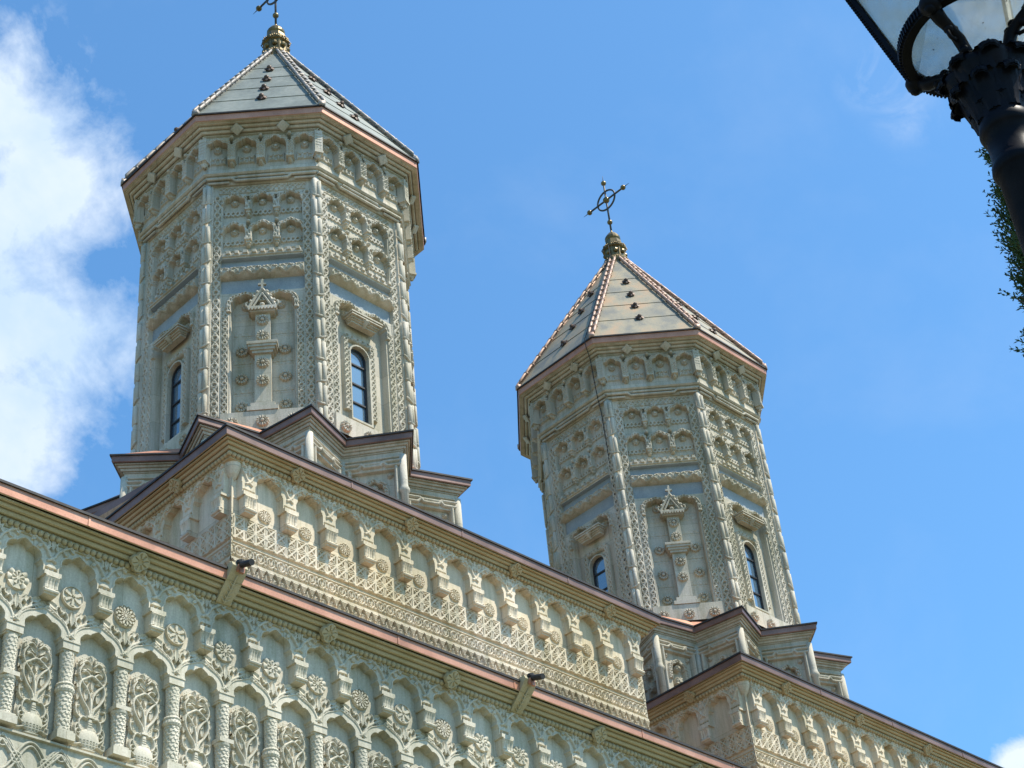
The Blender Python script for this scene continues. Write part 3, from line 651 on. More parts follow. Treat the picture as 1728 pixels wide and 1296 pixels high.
# ------------------------------------------------------------------ towers
TA, TB, TY, ZE, ZR = 13.795, 22.733, 17.46, 20.92, 12.9
DZ = ZE - ZR
tower = tag(empty('church_tower', (TA, TY, ZR)), 'octagonal stone tower with grey green roof and its cross cut by the picture edge', 'tower', 'octagonal towers of the church')
def octo(r, ph=22.5): return [(r * math.cos(rad(ph + 45 * k)), r * math.sin(rad(ph + 45 * k))) for k in range(8)]
d0 = MB(); d0.lathe([(1.78, DZ - 8.0), (1.78, DZ - .6), (2.1, DZ - .3), (2.2, DZ - .05)], 8, ph=rad(22.5)); drum = d0.build('drum', M['tower'], tower)
def face_fun(window):
    def f(U, V):
        u = np.abs(U); H = np.zeros(U.shape)
        # top band of lozenges
        y = V + 1.29; r = np.maximum(braid(y, U, .040, .085, .014, .022), ridge(np.abs(np.abs(y) - .066), .012, .022)); H = np.where(np.abs(y) < .08, np.where(u < .66, r - .012, 0), H)
        # outer knot strip
        a = u - .685; H = np.where((np.abs(a) < .066) & (V < -1.40), knot(a, V, .125, .172, .034) - .012, H)
        H = H + .03 * inside(np.abs(u - .765) - .018) * (V < -1.2)
        # upper field: two rows of little arches
        field = inside(np.maximum(u - .595, np.abs(V + 2.06) - .62)); H = np.where(field > .5, -.078, H)
        for vt, vs, vb, lat in ((-1.43, -1.575, -1.80, -1.735), (-2.03, -2.165, -2.42, -2.34)):
            sd = np.minimum(np.minimum(lobed(U, V, 0, .160, vs, vt, 2.5, .3), lobed(U, V, .425, .160, vs, vt, 2.5, .3)), lobed(U, V, -.425, .160, vs, vt, 2.5, .3))
            span = (V < vt + .11) & (V > vb)
            band = span & (u < .62) & ((V > vs - .035) | (np.abs(u - .2125) < .052)) & (sd > 0) & (V > vb + .06)
            outer = np.minimum(np.minimum(lobed(U, V, 0, .225, vs, vt + .085), lobed(U, V, .425, .225, vs, vt + .085)), lobed(U, V, -.425, .225, vs, vt + .085))
            k = braid(sd - .035, (U + V * .4), .022, .055, .011, .02)
            H = np.where(band & (outer < 0), .018 + k, H)
            for c in (-.2125, .2125):
                H = lay(H, .115 * inside(d_box(U, V, c, vb + .085, .060, .018)), -.078); H = lay(H, .090 * inside(d_box(U, V, c, vb + .045, .040, .03)), -.078)
                H = lay(H, ridge(np.hypot(U - c, (V - vb + .005)), .036, .085), -.078)
                H = lay(H, ridge(np.hypot(U - c, V - vt - .07), .036, .05), -.015)
            op = (sd < 0) & (V > vb + .02) & (u < .585); H = np.where(op & (H < 0), -.078, H)
            for c in (-.425, 0, .425):
                D = np.hypot(U - c, V - vt + .105); an = np.arctan2(V - vt + .105, U - c)
                H = np.where(D < .055, -.078 + .040 + .010 * np.cos(an * 10) * (D > .03) + .022 * (D < .022), H)
            y = V - lat; H = np.where((np.abs(y) < .060) & (u < .585) & (H < -.05), np.maximum(H, -.078 + .026 * (braid(y, U, .040, .07, .015, 1) > .1)), H)
        H = np.where((V < -2.47) & (V > -2.60) & (u < .595), -.070 + braid(V + 2.53, U, .038, .10, .014, .022), H)
        # notched ledge, slate bands and carved roll
        led = (V < -2.60) & (V > -2.725) & (u < .60); H = np.where(led, .055, H); H = np.where(led & (V > -2.665), np.where(((U + 6) % .13) < .065, .085, .03), H); H = np.where(led & (V < -2.70), .03, H)
        H = np.where((V <= -2.725) & (V > -3.37) & (u < .62), -.05, H)
        y = V + 3.0; roll = (np.abs(y) < .10) & (u < .62); rr = .125 * np.sqrt(np.clip(1 - (y / .10) ** 2, 0, 1)); wv = braid(y, U, .075, .24, .020, .030) + braid(y, U + .12, .045, .08, .010, .012)
        H = np.where(roll, -.05 + rr + wv, H)
        # lower field
        low = V < -3.37
        H = np.where(low & (u < .60), -.012, H)
        a = u - .545; H = np.where(low & (V < -3.62) & (np.abs(a) < .055), knot(a, V, .092, .125, .026) - .012, H)
        sd = np.minimum(lobed(U, V, .25, .205, -3.60, -3.445), lobed(U, V, -.25, .205, -3.60, -3.445)); sd = np.minimum(sd, np.maximum(u - .455, V + 3.60)); sd = np.maximum(sd, -5.60 - V)
        H = np.where(low & (sd > 0) & (sd < .075) & (u < .6) & (V > -3.75), .012 + braid(sd - .037, U + V * .5, .024, .055, .012, .022), H)
        H = H - (H + .125) * inside(sd, .012) * low
        for s in (.25,):
            D = np.hypot(u - s, V + 3.575); an = np.arctan2(V + 3.575, u - s); H = np.where(D < .068, -.125 + .05 + .012 * np.cos(an * 10) * (D > .03) + .03 * (D < .026), H)
        if not window:
            for y0 in (-3.78, -4.10, -4.62, -5.14):
                y = V - y0; H = np.where((np.abs(y) < .060) & (u < .43) & (u > .17), np.maximum(H, -.125 - .02 * (braid(y, u - .3, .045, .10, .014, 1) < .1) * (np.abs(y) < .05) + .004), H)
            for y0 in (-3.94, -4.36, -4.88, -5.40): H = np.where((np.abs(V - y0 - .24) < .005) & (sd < -.01), np.minimum(H, -.132), H)
        else:
            fr = d_box(U, V, -.02, -4.75, .185, .70); fr2 = np.abs(fr - .055)
            y = np.where(V > -4.02, V + 3.97, np.abs(U + .02) - .245); tt = np.where(V > -4.02, U, V)
            H = np.where((fr > .02) & (fr < .12) & (V > -5.35) & (np.abs(U + .02) < .32), -.085 + knot(y, tt, .09, .10, .022), H)
            op = np.minimum(np.maximum(np.abs(U + .02) - .165, np.abs(V + 4.85) - .60), d_circ(U, V, -.02, -4.27, .165))
            H = np.where(np.abs(op - .02) < .02, -.06 , H); H = H - (H + .30) * inside(op, .01)
        H = np.where((V < -5.60) & (u < .60), .03, H)
        return H
    return f
def face_mat(U, V): return ((V < -2.725) & (V > -3.37) & (np.abs(U) < .62) & (np.abs(V + 3.0) > .10)).astype(int)
AP = 1.985
faces = {}
for win in (0, 1):
    faces[win] = None
for k in range(8):
    th = 45 * k; win = 1 if k % 2 == 0 else 0; a = rad(th + 90); pos = (AP * math.cos(rad(th)), AP * math.sin(rad(th)), DZ)
    if faces[win] is None: faces[win] = relief('carved_face', -.815, .815, -5.92, -1.18, .0105, face_fun(win), [M['tower'], M['blue']], drum, pos, a, mfun=face_mat)
    else: again(faces[win], pos, a)
# frieze under the eaves
def frieze(U, V):
    u = np.abs(U); H = np.zeros(U.shape) - .075
    sd = np.full(U.shape, 9.0)
    for c in (-.675, -.225, .225, .675): sd = np.minimum(sd, lobed(U, V, c, .160, -.535, -.385, 2.5, .3))
    top = np.minimum.reduce([lobed(U, V, c, .235, -.50, -.33) for c in (-.675, -.225, .225, .675)])
    pier = np.minimum(np.minimum(np.abs(u - .45), np.abs(U)), np.abs(u - .90)); front = (top < 0) & ((V > -.545) | (pier < .068)) & (V > -.84)
    H = np.where(front, .05 + .012 * (np.sin(U * 150) * np.sin(V * 150) > .2), H)
    H = np.where((sd < 0) & (V > -.84), -.075, H)
    for c in (-.675, -.225, .225, .675):
        D = np.hypot(U - c, V + .525); an = np.arctan2(V + .525, U - c); H = np.where(D < .060, -.075 + .045 + .012 * np.cos(an * 10) * (D > .032) + .028 * (D < .024), H)
        x, y = U - c, V + .745; m_ = (np.abs(x) < .125) & (np.abs(y) < .085)
        r = np.maximum(np.maximum(ridge(np.abs(np.hypot(x, y) - .05), .012, .024), ridge(np.abs(np.hypot(np.abs(x) - .075, y) - .045), .012, .024)), ridge(np.abs(np.abs(y) - .064), .01, .024)); H = np.where(m_, -.075 + np.maximum(r, ridge(np.abs(np.abs(x) - .118), .01, .024)), H)
    for c in (0, .45, .90):
        H = np.maximum(H, np.where((np.abs(u - c) < .062) & (V < -.79) & (V > -.83), .060, -1)); H = lay(H, ridge(np.hypot(u - c, V + .86), .042, .11), -.075)
        H = lay(H, ridge(np.hypot(np.abs(u - c), V + .325), .04, .07), 0)
    fl = np.clip((-.88 - V) / .12, 0, 1); H = np.where(V < -.90, -.070 + .02 * fl, H)
    return H
fz = None
for k in range(8):
    th = 45 * k; pos = (2.14 * math.cos(rad(th)), 2.14 * math.sin(rad(th)), DZ)
    if fz is None: fz = relief('arched_frieze', -.90, .90, -1.02, -.29, .0115, frieze, M['tower'], drum, pos, rad(th + 90))
    else: again(fz, pos, rad(th + 90))
# eaves of the octagon
o8 = octo(2.60)
st = MB(); st.sweep(o8, [(-.02 - d * 1.22, DZ - .01 + q * 1.12) for d, q in CORN] + [(-.55, DZ - .335)]); eav = st.build('eaves_cornice', M['tower'], tower)
cu = MB(); cu.sweep(o8, [(-.05, DZ - .012), (-.012, DZ - .014), (-.018, DZ - .13), (-.03, DZ - .142), (-.08, DZ - .142)]); cu.build('copper_fascia', M['copper'], eav)
li = MB(); li.sweep(o8, [(-.06, DZ + .022), (.012, DZ + .012), (.012, DZ - .016), (-.03, DZ - .016)]); li.build('eaves_lip', M['lip'], eav)
kn = rosette_mesh('diamond_boss', .095, 4, .006, 'diamond', M['tower'], 8, 48); k0 = None
for k in range(8):
    th = rad(45 * k)
    for s in (-.36, .36):
        r_ = 2.27; pos = (r_ * math.cos(th) - s * math.sin(th), r_ * math.sin(th) + s * math.cos(th), DZ - .25)
        if k0 is None: k0 = link('diamond_boss', kn, eav, pos); k0.rotation_euler = (rad(40), 0, th + PI / 2)
        else: q = again(k0, pos); q.rotation_euler = (rad(40), 0, th + PI / 2)
# roll moulding with a stepped link, under the frieze
rm = MB(); o7 = octo(2.20)
rm.sweep(o7, [(.06, DZ - 1.0), (.085, DZ - 1.03), (.06, DZ - 1.055), (.03, DZ - 1.06), (.03, DZ - 1.10), (.0, DZ - 1.11), (-.02, DZ - 1.2), (-.08, DZ - 1.21)])
for k in range(8):
    th = rad(45 * k); T_ = lambda s, r_, z: (r_ * math.cos(th) - s * math.sin(th), r_ * math.sin(th) + s * math.cos(th), DZ + z)
    for s in (1, -1):
        rm.tube([T_(s * .84, 2.07, -1.115), (T_(s * .46, 2.07, -1.115)), T_(s * .40, 2.06, -1.165), T_(-s * .02, 2.06, -1.165)], .026, 7)
        rm.tube([T_(s * .82, 2.05, -1.185), (T_(s * .50, 2.05, -1.185))], .02, 6)
    rm.tube([T_(-.36, 2.075, -1.105), T_(.36, 2.075, -1.105)], .024, 7)
rm.build('roll_moulding', M['tower'], drum)
# corner colonnettes made of long stone links
cl = MB(); cl.lathe([(.062, -5.95), (.062, -1.2)], 12)
z = -1.22; i = 0; pitch = .40
while z - .36 > -6.1:
    for s in (1, -1):
        zz = z if s * (1 if i % 2 else -1) > 0 else z - .045
        cl.tube([(.040, s * .036, zz - .005), (.052, s * .036, zz - .02), (.052, s * .036, zz - .34), (.040, s * .036, zz - .355)], [.024, .036, .036, .024], 8)
    sg = 1 if i % 2 else -1
    cl.tube([(.03, sg * .070, z - .30), (.055, sg * .064, z - .335), (.070, sg * .028, z - .372), (.070, -sg * .028, z - .378), (.055, -sg * .064, z - .372), (.03, -sg * .072, z - .37)], [.014, .018, .020, .020, .018, .014], 7)
    z -= pitch; i += 1
col0 = None
for k in range(8):
    th = rad(22.5 + 45 * k); pos = (2.145 * math.cos(th), 2.145 * math.sin(th), DZ)
    if col0 is None: col0 = cl.build('colonnette', M['tower'], drum, pos, th, smooth=True)
    else: again(col0, pos, th)
# corner corbels of the frieze
cc = MB(); cc.box((-.045, 0, -.56), (.14, .125, .46)); cc.box((-.03, 0, -.80), (.135, .14, .04)); cc.box((-.04, 0, -.845), (.10, .10, .06), taper=.7); cc.ball((-.03, 0, -.885), .036)
for zz in (-.40, -.46, -.52, -.58, -.64): cc.box((.025, 0, zz), (.010, .09, .02))
c0 = None
for k in range(8):
    th = rad(22.5 + 45 * k); pos = (2.345 * math.cos(th), 2.345 * math.sin(th), DZ)
    if c0 is None: c0 = cc.build('corner_corbel', M['tower'], drum, pos, th)
    else: again(c0, pos, th)
# windows
def arch_poly(hw, z0, zs, n=10): return [(-hw, z0), (hw, z0)] + [(hw * math.cos(a), zs + hw * math.sin(a)) for a in np.linspace(0, PI, n)]
win0 = None
fr = MB(); A1 = arch_poly(.165, -5.44, -4.27); A2 = arch_poly(.138, -5.41, -4.27); n_ = len(A1)
fr.add([(x - .02, .0, z) for x, z in A1] + [(x - .02, -.03, z) for x, z in A1] + [(x - .02, -.03, z) for x, z in A2] + [(x - .02, .0, z) for x, z in A2],
       [q for j in range(n_) for q in ((j, (j + 1) % n_, n_ + (j + 1) % n_, n_ + j), (n_ + j, n_ + (j + 1) % n_, 2 * n_ + (j + 1) % n_, 2 * n_ + j), (2 * n_ + j, 2 * n_ + (j + 1) % n_, 3 * n_ + (j + 1) % n_, 3 * n_ + j))])
for zz in (-5.10, -4.76, -4.40): fr.box((-.02, -.012, zz), (.275, .03, .026))
pn = MB(); pn.add([(x - .02, .0, z) for x, z in arch_poly(.15, -5.42, -4.27)], [tuple(range(n_ ))])
for k in (0, 2, 4, 6):
    th = rad(45 * k); r_ = AP - .16; pos = (r_ * math.cos(th), r_ * math.sin(th), DZ)
    if win0 is None:
        win0 = fr.build('window', M['window_frame'], tower, pos, th + PI / 2); pn.build('pane', M['window_glass'], win0, (0, -.004, 0))
    else:
        q = again(win0, pos, th + PI / 2); again(win0.children[0], parent=q)
# stone hoods over the windows
hd = MB()
for w_, d_, z_, t_ in ((.60, .15, -3.635, .026), (.56, .13, -3.658, .022), (.58, .14, -3.676, .018), (.53, .10, -3.700, .032), (.50, .075, -3.726, .022), (.47, .05, -3.752, .032)): hd.box((0, .05 - (d_ + .05) / 2, z_), (w_, d_ + .05, t_))
hd.tube([(0, -.105, -3.66), (0, -.11, -3.69), (0, -.08, -3.73), (0, -.04, -3.78)], [.032, .040, .036, .02], 8); hd.tube([(-.07, -.10, -3.69), (.07, -.10, -3.69)], .024, 8)
h0 = None
for k in (0, 2, 4, 6):
    th = rad(45 * k); r_ = AP - .02; pos = (r_ * math.cos(th), r_ * math.sin(th), DZ)
    if h0 is None: h0 = hd.build('window_hood', M['tower'], tower, pos, th + PI / 2)
    else: again(h0, pos, th + PI / 2)
# carved crosses on the blind faces
cr = MB()
cr.box((0, .03, -5.56), (.44, .17, .07)); cr.box((0, .04, -5.49), (.34, .15, .07)); cr.box((0, .05, -4.98), (.235, .11, .98)); cr.box((0, .05, -4.08), (.215, .11, .66))
for q, (w_, d_, z0) in enumerate(((.30, .17, -4.545), (.36, .21, -4.50), (.41, .25, -4.455), (.44, .28, -4.41))): cr.box((0, .04, z0), (w_, d_, .047))
cr.box((0, .03, -3.79), (.36, .19, .05)); cr.box((0, .02, -3.745), (.42, .22, .045))
for i in range(9): cr.box((-.19 + i * .0475, -.095, -3.775), (.026, .02, .05))
for s in (-1, 1):
    cr.tube([(s * .20, -.05, -3.71), (s * .10, -.05, -3.52), (0, -.05, -3.37)], .026, 4); cr.tube([(s * .13, -.06, -3.70), (0, -.06, -3.46)], .016, 4)
    cr.tube([(s * .20, -.05, -3.71), (s * .235, -.055, -3.68), (s * .235, -.06, -3.64), (s * .21, -.06, -3.63)], .02, 5)
    for t in (.25, .5, .75): cr.ball((s * .20 * (1 - t) + s * .02, -.06, -3.71 + .34 * t + .02), .026, 7)
cr.tube([(-.20, -.05, -3.715), (.20, -.05, -3.715)], .024, 4); cr.ball((0, -.06, -3.685), .04, 8, sz=.8)
cr.box((0, -.05, -3.29), (.035, .04, .16)); cr.box((0, -.05, -3.29), (.12, .04, .032)); cr.ball((0, -.05, -3.21), .024, 7)
x0 = None
for k in (1, 3, 5, 7):
    th = rad(45 * k); r_ = AP - .01; pos = (r_ * math.cos(th), r_ * math.sin(th), DZ)
    if x0 is None: x0 = cr.build('carved_cross', M['tower'], tower, pos, th + PI / 2)
    else: again(x0, pos, th + PI / 2)
ro = rosette_mesh('stone_flower', .095, 12, .06, 'flower', M['tower'], 10, 72); ros = None
spots = []
for k in (1, 3, 5, 7):
    spots += [(k, 0, z_, -.005) for z_ in (-3.95, -4.24, -4.74, -5.06)] + [(k, s * .31, z_, -.125) for s in (-1, 1) for z_ in (-4.42, -4.92, -5.42)]
for k, u_, z_, h_ in spots:
    th = rad(45 * k); r_ = AP + h_; pos = (r_ * math.cos(th) - u_ * math.sin(th), r_ * math.sin(th) + u_ * math.cos(th), DZ + z_)
    if ros is None: ros = link('stone_flower', ro, drum, pos, th + PI / 2)
    else: again(ros, pos, th + PI / 2)
for k in range(8):
    for u_ in (-.43, 0, .43):
        th = rad(45 * k); r_ = AP + .03; pos = (r_ * math.cos(th) - u_ * math.sin(th), r_ * math.sin(th) + u_ * math.cos(th), DZ - 5.80); again(ros, pos, th + PI / 2)
# pyramid roof in four lapped courses
roof_b = MB(); RH = 4.10; cuts = [0, .165, .33, .49, .65, .97]
for i in range(5):
    a, b = cuts[i], cuts[i + 1]; e = .016
    r0, r1 = 2.585 * (1 - a), 2.585 * (1 - b)
    p0 = octo(r0 + e); p1 = octo(r1 + e * .2); p2 = octo(r0 + e - .02)
    for k in range(8):
        q = (k + 1) % 8
        roof_b.add([(*p0[k], DZ + RH * a + .012), (*p0[q], DZ + RH * a + .012), (*p1[q], DZ + RH * b + .012), (*p1[k], DZ + RH * b + .012), (*p2[k], DZ + RH * a), (*p2[q], DZ + RH * a)], [(0, 1, 2, 3), (4, 5, 1, 0)])
roof = roof_b.build('pyramid_roof', M['roof_grey'], tower)
rd = MB()
pa = Vector((2.585, 0, .03)); pb = Vector((.20, 0, RH * .925)); d_ = (pb - pa); L_ = d_.length; dn = d_.normalized(); up_ = Vector((-dn.z, 0, dn.x)); 
if up_.z < 0: up_ = -up_
rd.box((2.58, 0, .05), (.07, .10, .10)); n_l = 15
for i in range(n_l):
    s0 = .08 + i * (L_ - .1) / n_l; s1 = s0 + (L_ - .1) / n_l * 1.12; sg = 1 if i % 2 else -1
    for s in (1, -1):
        rd.tube([pa + dn * (s0 + .02) + up_ * .02 + Vector((0, s * .05, 0)), pa + dn * (s0 + .06) + up_ * .045 + Vector((0, s * .052, 0)), pa + dn * (s1 - .05) + up_ * .045 + Vector((0, s * .052, 0)), pa + dn * (s1 - .01) + up_ * .02 + Vector((0, s * .05, 0))], [.016, .027, .027, .016], 6)
    q = pa + dn * s1; rd.tube([q + Vector((0, -.075, 0)) + up_ * .01, q + Vector((0, -.04, 0)) + up_ * .06, q + Vector((0, .04, 0)) + up_ * .06, q + Vector((0, .075, 0)) + up_ * .01], .022, 6)
rd.tube([pa, pb], .04, 6)
r0_ = None
for k in range(8):
    th = rad(22.5 + 45 * k)
    if r0_ is None: r0_ = rd.build('ridge', M['ridge_grey'], roof, (0, 0, DZ), th, smooth=True)
    else: again(r0_, (0, 0, DZ), th)
sm = MB()
for j in range(6):
    a = 2 * PI * j / 6; sm.add([(0, 0, 0.005), (.075 * math.cos(a - .42), .075 * math.sin(a - .42), .045), (.105 * math.cos(a), .105 * math.sin(a), .03), (.075 * math.cos(a + .42), .075 * math.sin(a + .42), .045), (.03 * math.cos(a), .03 * math.sin(a), .07)], [(0, 2, 1), (0, 3, 2), (1, 2, 4), (2, 3, 4)])
sm.ball((0, 0, .06), .045, 8); sm.lathe([(.06, -.02), (.07, .02), (.05, .05)], 10)
s0_ = None
for k in range(8):
    th = rad(45 * k); tilt = math.atan2(2.388, RH)
    for r_, z_ in ((.97, 2.46), (1.35, 1.80), (1.68, 1.225), (2.01, .655)):
        pos = (r_ * math.cos(th), r_ * math.sin(th), DZ + z_)
        rot = Matrix.Rotation(th, 4, 'Z') @ Matrix.Rotation(PI / 2 - tilt, 4, 'Y')
        if s0_ is None: s0_ = sm.build('stud', M['stud'], roof, pos)
        q = s0_ if (k == 0 and r_ == .97) else again(s0_, pos)
        q.rotation_euler = rot.to_euler()
# gilt finial and cross
fi = MB(); fi.lathe([(.25, 3.56), (.285, 3.60), (.29, 3.68), (.275, 3.76), (.285, 3.80), (.28, 3.85), (.24, 3.90), (.215, 3.93), (.215, 4.16), (.255, 4.18), (.26, 4.25), (.215, 4.28), (.185, 4.32), (.17, 4.43), (.12, 4.45)], 8, (0, 0, DZ), rad(22.5))
fi.lathe([(.14, 4.44), (.165, 4.49), (.165, 4.54), (.125, 4.61), (.08, 4.67), (.03, 4.71), (.02, 4.76)], 16, (0, 0, DZ))
for k in range(8):
    th = rad(45 * k); fi.ball((.205 * math.cos(th), .205 * math.sin(th), DZ + 4.045), .055, 8)
    th = rad(22.5 + 45 * k); fi.tube([(.205 * math.cos(th), .205 * math.sin(th), DZ + 3.92), (.205 * math.cos(th), .205 * math.sin(th), DZ + 4.18)], .02, 6)
for zz, rr in ((3.82, .285), (4.215, .262)):
    for j in range(40):
        a = 2 * PI * j / 40; k8 = math.cos(PI / 8) / math.cos((a % (PI / 4)) - PI / 8); fi.ball((rr * k8 * math.cos(a), rr * k8 * math.sin(a), DZ + zz), .018, 5)
fi.build('finial', M['bronze'], tower)
cs = MB()
cs.tube([(0, 0, 4.70), (0, 0, 6.16)], .021, 8); cs.tube([(0, -.50, 5.66), (0, .50, 5.66)], .021, 8)
cs.tube([(0, .25 * math.cos(a), 5.66 + .25 * math.sin(a)) for a in np.linspace(0, 2 * PI, 28, endpoint=False)], .021, 8, closed=True)
for p_, q_ in (((0, 0, 6.16), (0, 0, 6.38)), ((0, -.50, 5.66), (0, -.68, 5.66)), ((0, .50, 5.66), (0, .68, 5.66))): cs.tube([p_, q_], [.014, .003], 6)
cs.v = [(x, y, z + DZ) for x, y, z in cs.v]; cross = cs.build('roof_cross', M['iron_dark'], tower, smooth=True)
bb = MB(); bb.ball((0, 0, 0), .058, 14); b0 = None
for p_ in ((0, 0, 5.01), (0, 0, 6.16), (0, -.50, 5.66), (0, .50, 5.66), (0, 0, 5.66)):
    q = (p_[0], p_[1], p_[2] + DZ)
    if b0 is None: b0 = bb.build('gilt_ball', M['bronze'], cross, q, smooth=True)
    else: b_ = again(b0, q); b_.scale = (1.25,) * 3 if p_ == (0, 0, 5.66) else (1, 1, 1)
# twelve pointed star below the drum
def star(rt, ri): return [p for k in range(12) for p in ((rt * math.cos(rad(30 * k)), rt * math.sin(rad(30 * k))), (ri * math.cos(rad(30 * k + 15)), ri * math.sin(rad(30 * k + 15))))]
SL = -6.20; SP = star(2.92, 2.29)
sb = MB(); sb.sweep(SP, [(-.29, DZ - 8.1), (-.29, DZ + SL - .2)]); stb = sb.build('star_base', M['tower'], tower)
sc_ = MB(); sc_.sweep(SP, [(-.02 - d * .6, DZ + SL + .01 + q) for d, q in CORN] + [(-.18, DZ + SL - .28)]); sc_.build('star_cornice', M['tower'], stb)
cu = MB(); cu.sweep(SP, [(-.05, DZ + SL - .008), (-.004, DZ + SL - .01), (-.008, DZ + SL - .10), (-.02, DZ + SL - .112), (-.04, DZ + SL - .112)]); cu.build('copper_fascia', M['copper_dark'], stb)
li = MB(); li.sweep(SP, [(-.06, DZ + SL + .018), (.016, DZ + SL + .012), (.016, DZ + SL - .014), (-.02, DZ + SL - .014)]); li.build('eaves_lip', M['lip'], stb)
sr = MB(); oc = []
for p in SP:
    a = math.atan2(p[1], p[0]); oc.append((1.98 * math.cos(a), 1.98 * math.sin(a)))
n24 = len(SP); sr.add([(*p, DZ + SL + .01) for p in SP] + [(*p, DZ + SL + .28) for p in oc], [(j, (j + 1) % n24, n24 + (j + 1) % n24, n24 + j) for j in range(n24)]); sr.build('star_roof', M['copper'], stb)
def star_panel(U, V):
    H = np.zeros(U.shape); u = U
    y = V + .40; d1 = d_line(u, V, [(-.40, -.37), (-.16, -.37), (-.11, -.43), (.11, -.43), (.16, -.37), (.40, -.37)]); d2 = d_line(u, V, [(-.40, -.44), (-.20, -.44), (-.15, -.385), (.15, -.385), (.20, -.44), (.40, -.44)])
    H = np.maximum(H, np.maximum(ridge(d1, .028, .045), ridge(d2, .026, .042))); H = np.maximum(H, np.maximum(ridge(np.abs(np.abs(u) - .325), .026, .045) * (V < -.47), ridge(np.abs(V + .31), .022, .035)))
    fld = (np.abs(u) < .30) & (V < -.50); H = np.where(fld, -.06, H)
    sd = lobed(u, V, 0, .135, -.80, -.665); ring_ = (sd > 0) & (sd < .075) & (V > -.98); H = np.where(fld & ring_, -.035 + braid(sd - .037, u + V, .022, .05, .011, .02), H)
    H = np.where(fld & (sd < 0), -.12, H)
    for a, b, r_ in ((-.23, -.57, .04), (.23, -.57, .04), (0, -.76, .06), (0, -1.0, .085)):
        D = np.hypot(u - a, V - b); an = np.arctan2(V - b, u - a); H = np.where(D < r_, np.maximum(H, -.06 + .03 + .010 * np.cos(an * 8) * (D > r_ * .5) + .02 * (D < r_ * .4)), H)
    H = np.where(fld & (np.abs(u) > .28), H - .005, H)
    return H
spn = None
def inset(P, d):
    out = []; n = len(P)
    for i in range(n):
        a, b, c = Vector(P[i - 1]), Vector(P[i]), Vector(P[(i + 1) % n]); e0 = (b - a).normalized(); e1 = (c - b).normalized(); n0 = Vector((e0.y, -e0.x)); n1 = Vector((e1.y, -e1.x)); out.append(b - (n0 + n1) / (1 + n0.dot(n1)) * d)
    return out
SI = inset(SP, .145); hl = (SI[1] - SI[0]).length / 2
for j in range(24):
    a = SI[j]; b = SI[(j + 1) % 24]; d = (b - a).normalized(); mid = (a + b) / 2; ang = math.atan2(d.y, d.x)
    if spn is None: spn = relief('star_panel', -hl, hl, -1.75, -.27, .0125, star_panel, M['tower'], stb, (mid.x, mid.y, DZ + SL), ang)
    else: again(spn, (mid.x, mid.y, DZ + SL), ang)
tb = MB(); tb.lathe([(.055, -1.8), (.055, -.92), (.072, -.90), (.078, -.86), (.06, -.82), (.055, -.78), (.055, -.29)], 12); t0_ = None
for j in range(12):
    for r_, a in ((SI[0].length - .01, 30 * j), (SI[1].length + .005, 30 * j + 15)):
        pos = (r_ * math.cos(rad(a)), r_ * math.sin(rad(a)), DZ + SL)
        if t0_ is None: t0_ = tb.build('corner_bar', M['tower'], stb, pos, smooth=True)
        else: again(t0_, pos)
# lower step west of the star
ls = MB(); pts = [(3.42 * math.cos(rad(a)), 3.42 * math.sin(rad(a))) for a in (150, 172, 204.5)]
ls.sweep(pts, [(-.5, DZ - 7.2), (-.02, DZ - 7.42), (0, DZ - 7.43), (0, DZ - 7.53), (-.1, DZ - 7.60), (-.2, DZ - 7.7), (-.25, DZ - 8.2)], closed=False, m=[1, 1, 1, 0, 0, 0]); ls.build('low_step', [M['tower'], M['copper_dark']], stb)

tower2 = tree_copy(tower); tower2.location = (TB, TY, ZR)
tag(tower2, 'octagonal stone tower with rust tinged roof and a whole cross against the sky', 'tower')
for o in tower2.children_recursive:
    if o.name.startswith('pyramid_roof'): o.data = o.data.copy(); o.data.materials[0] = M['roof_rust']; roof2 = o
rid = None
for o in tower2.children_recursive:
    if o.name.startswith('ridge'):
        if rid is None: rid = o.data.copy(); rid.materials[0] = M['ridge_rust']
        o.data = rid
lw = MB(); pts = []
def oc_pt(r_, z_, a): return (r_ * math.cos(rad(a)), r_ * math.sin(rad(a)), DZ + z_)
lw.tube([oc_pt(.28, 4.15, 195), oc_pt(.28, 3.7, 196), oc_pt(1.4, 1.9, 197), oc_pt(2.50, .12, 199), oc_pt(2.62, .02, 199.5), oc_pt(2.60, -.16, 199.5), oc_pt(2.40, -.34, 199), oc_pt(2.30, -.8, 198.5), oc_pt(2.20, -1.1, 198), oc_pt(2.12, -1.4, 198), oc_pt(2.10, -3.0, 198.5), oc_pt(2.10, -5.9, 198.5)], .009, 5); lw.build('lightning_wire', M['lip'], tower2)

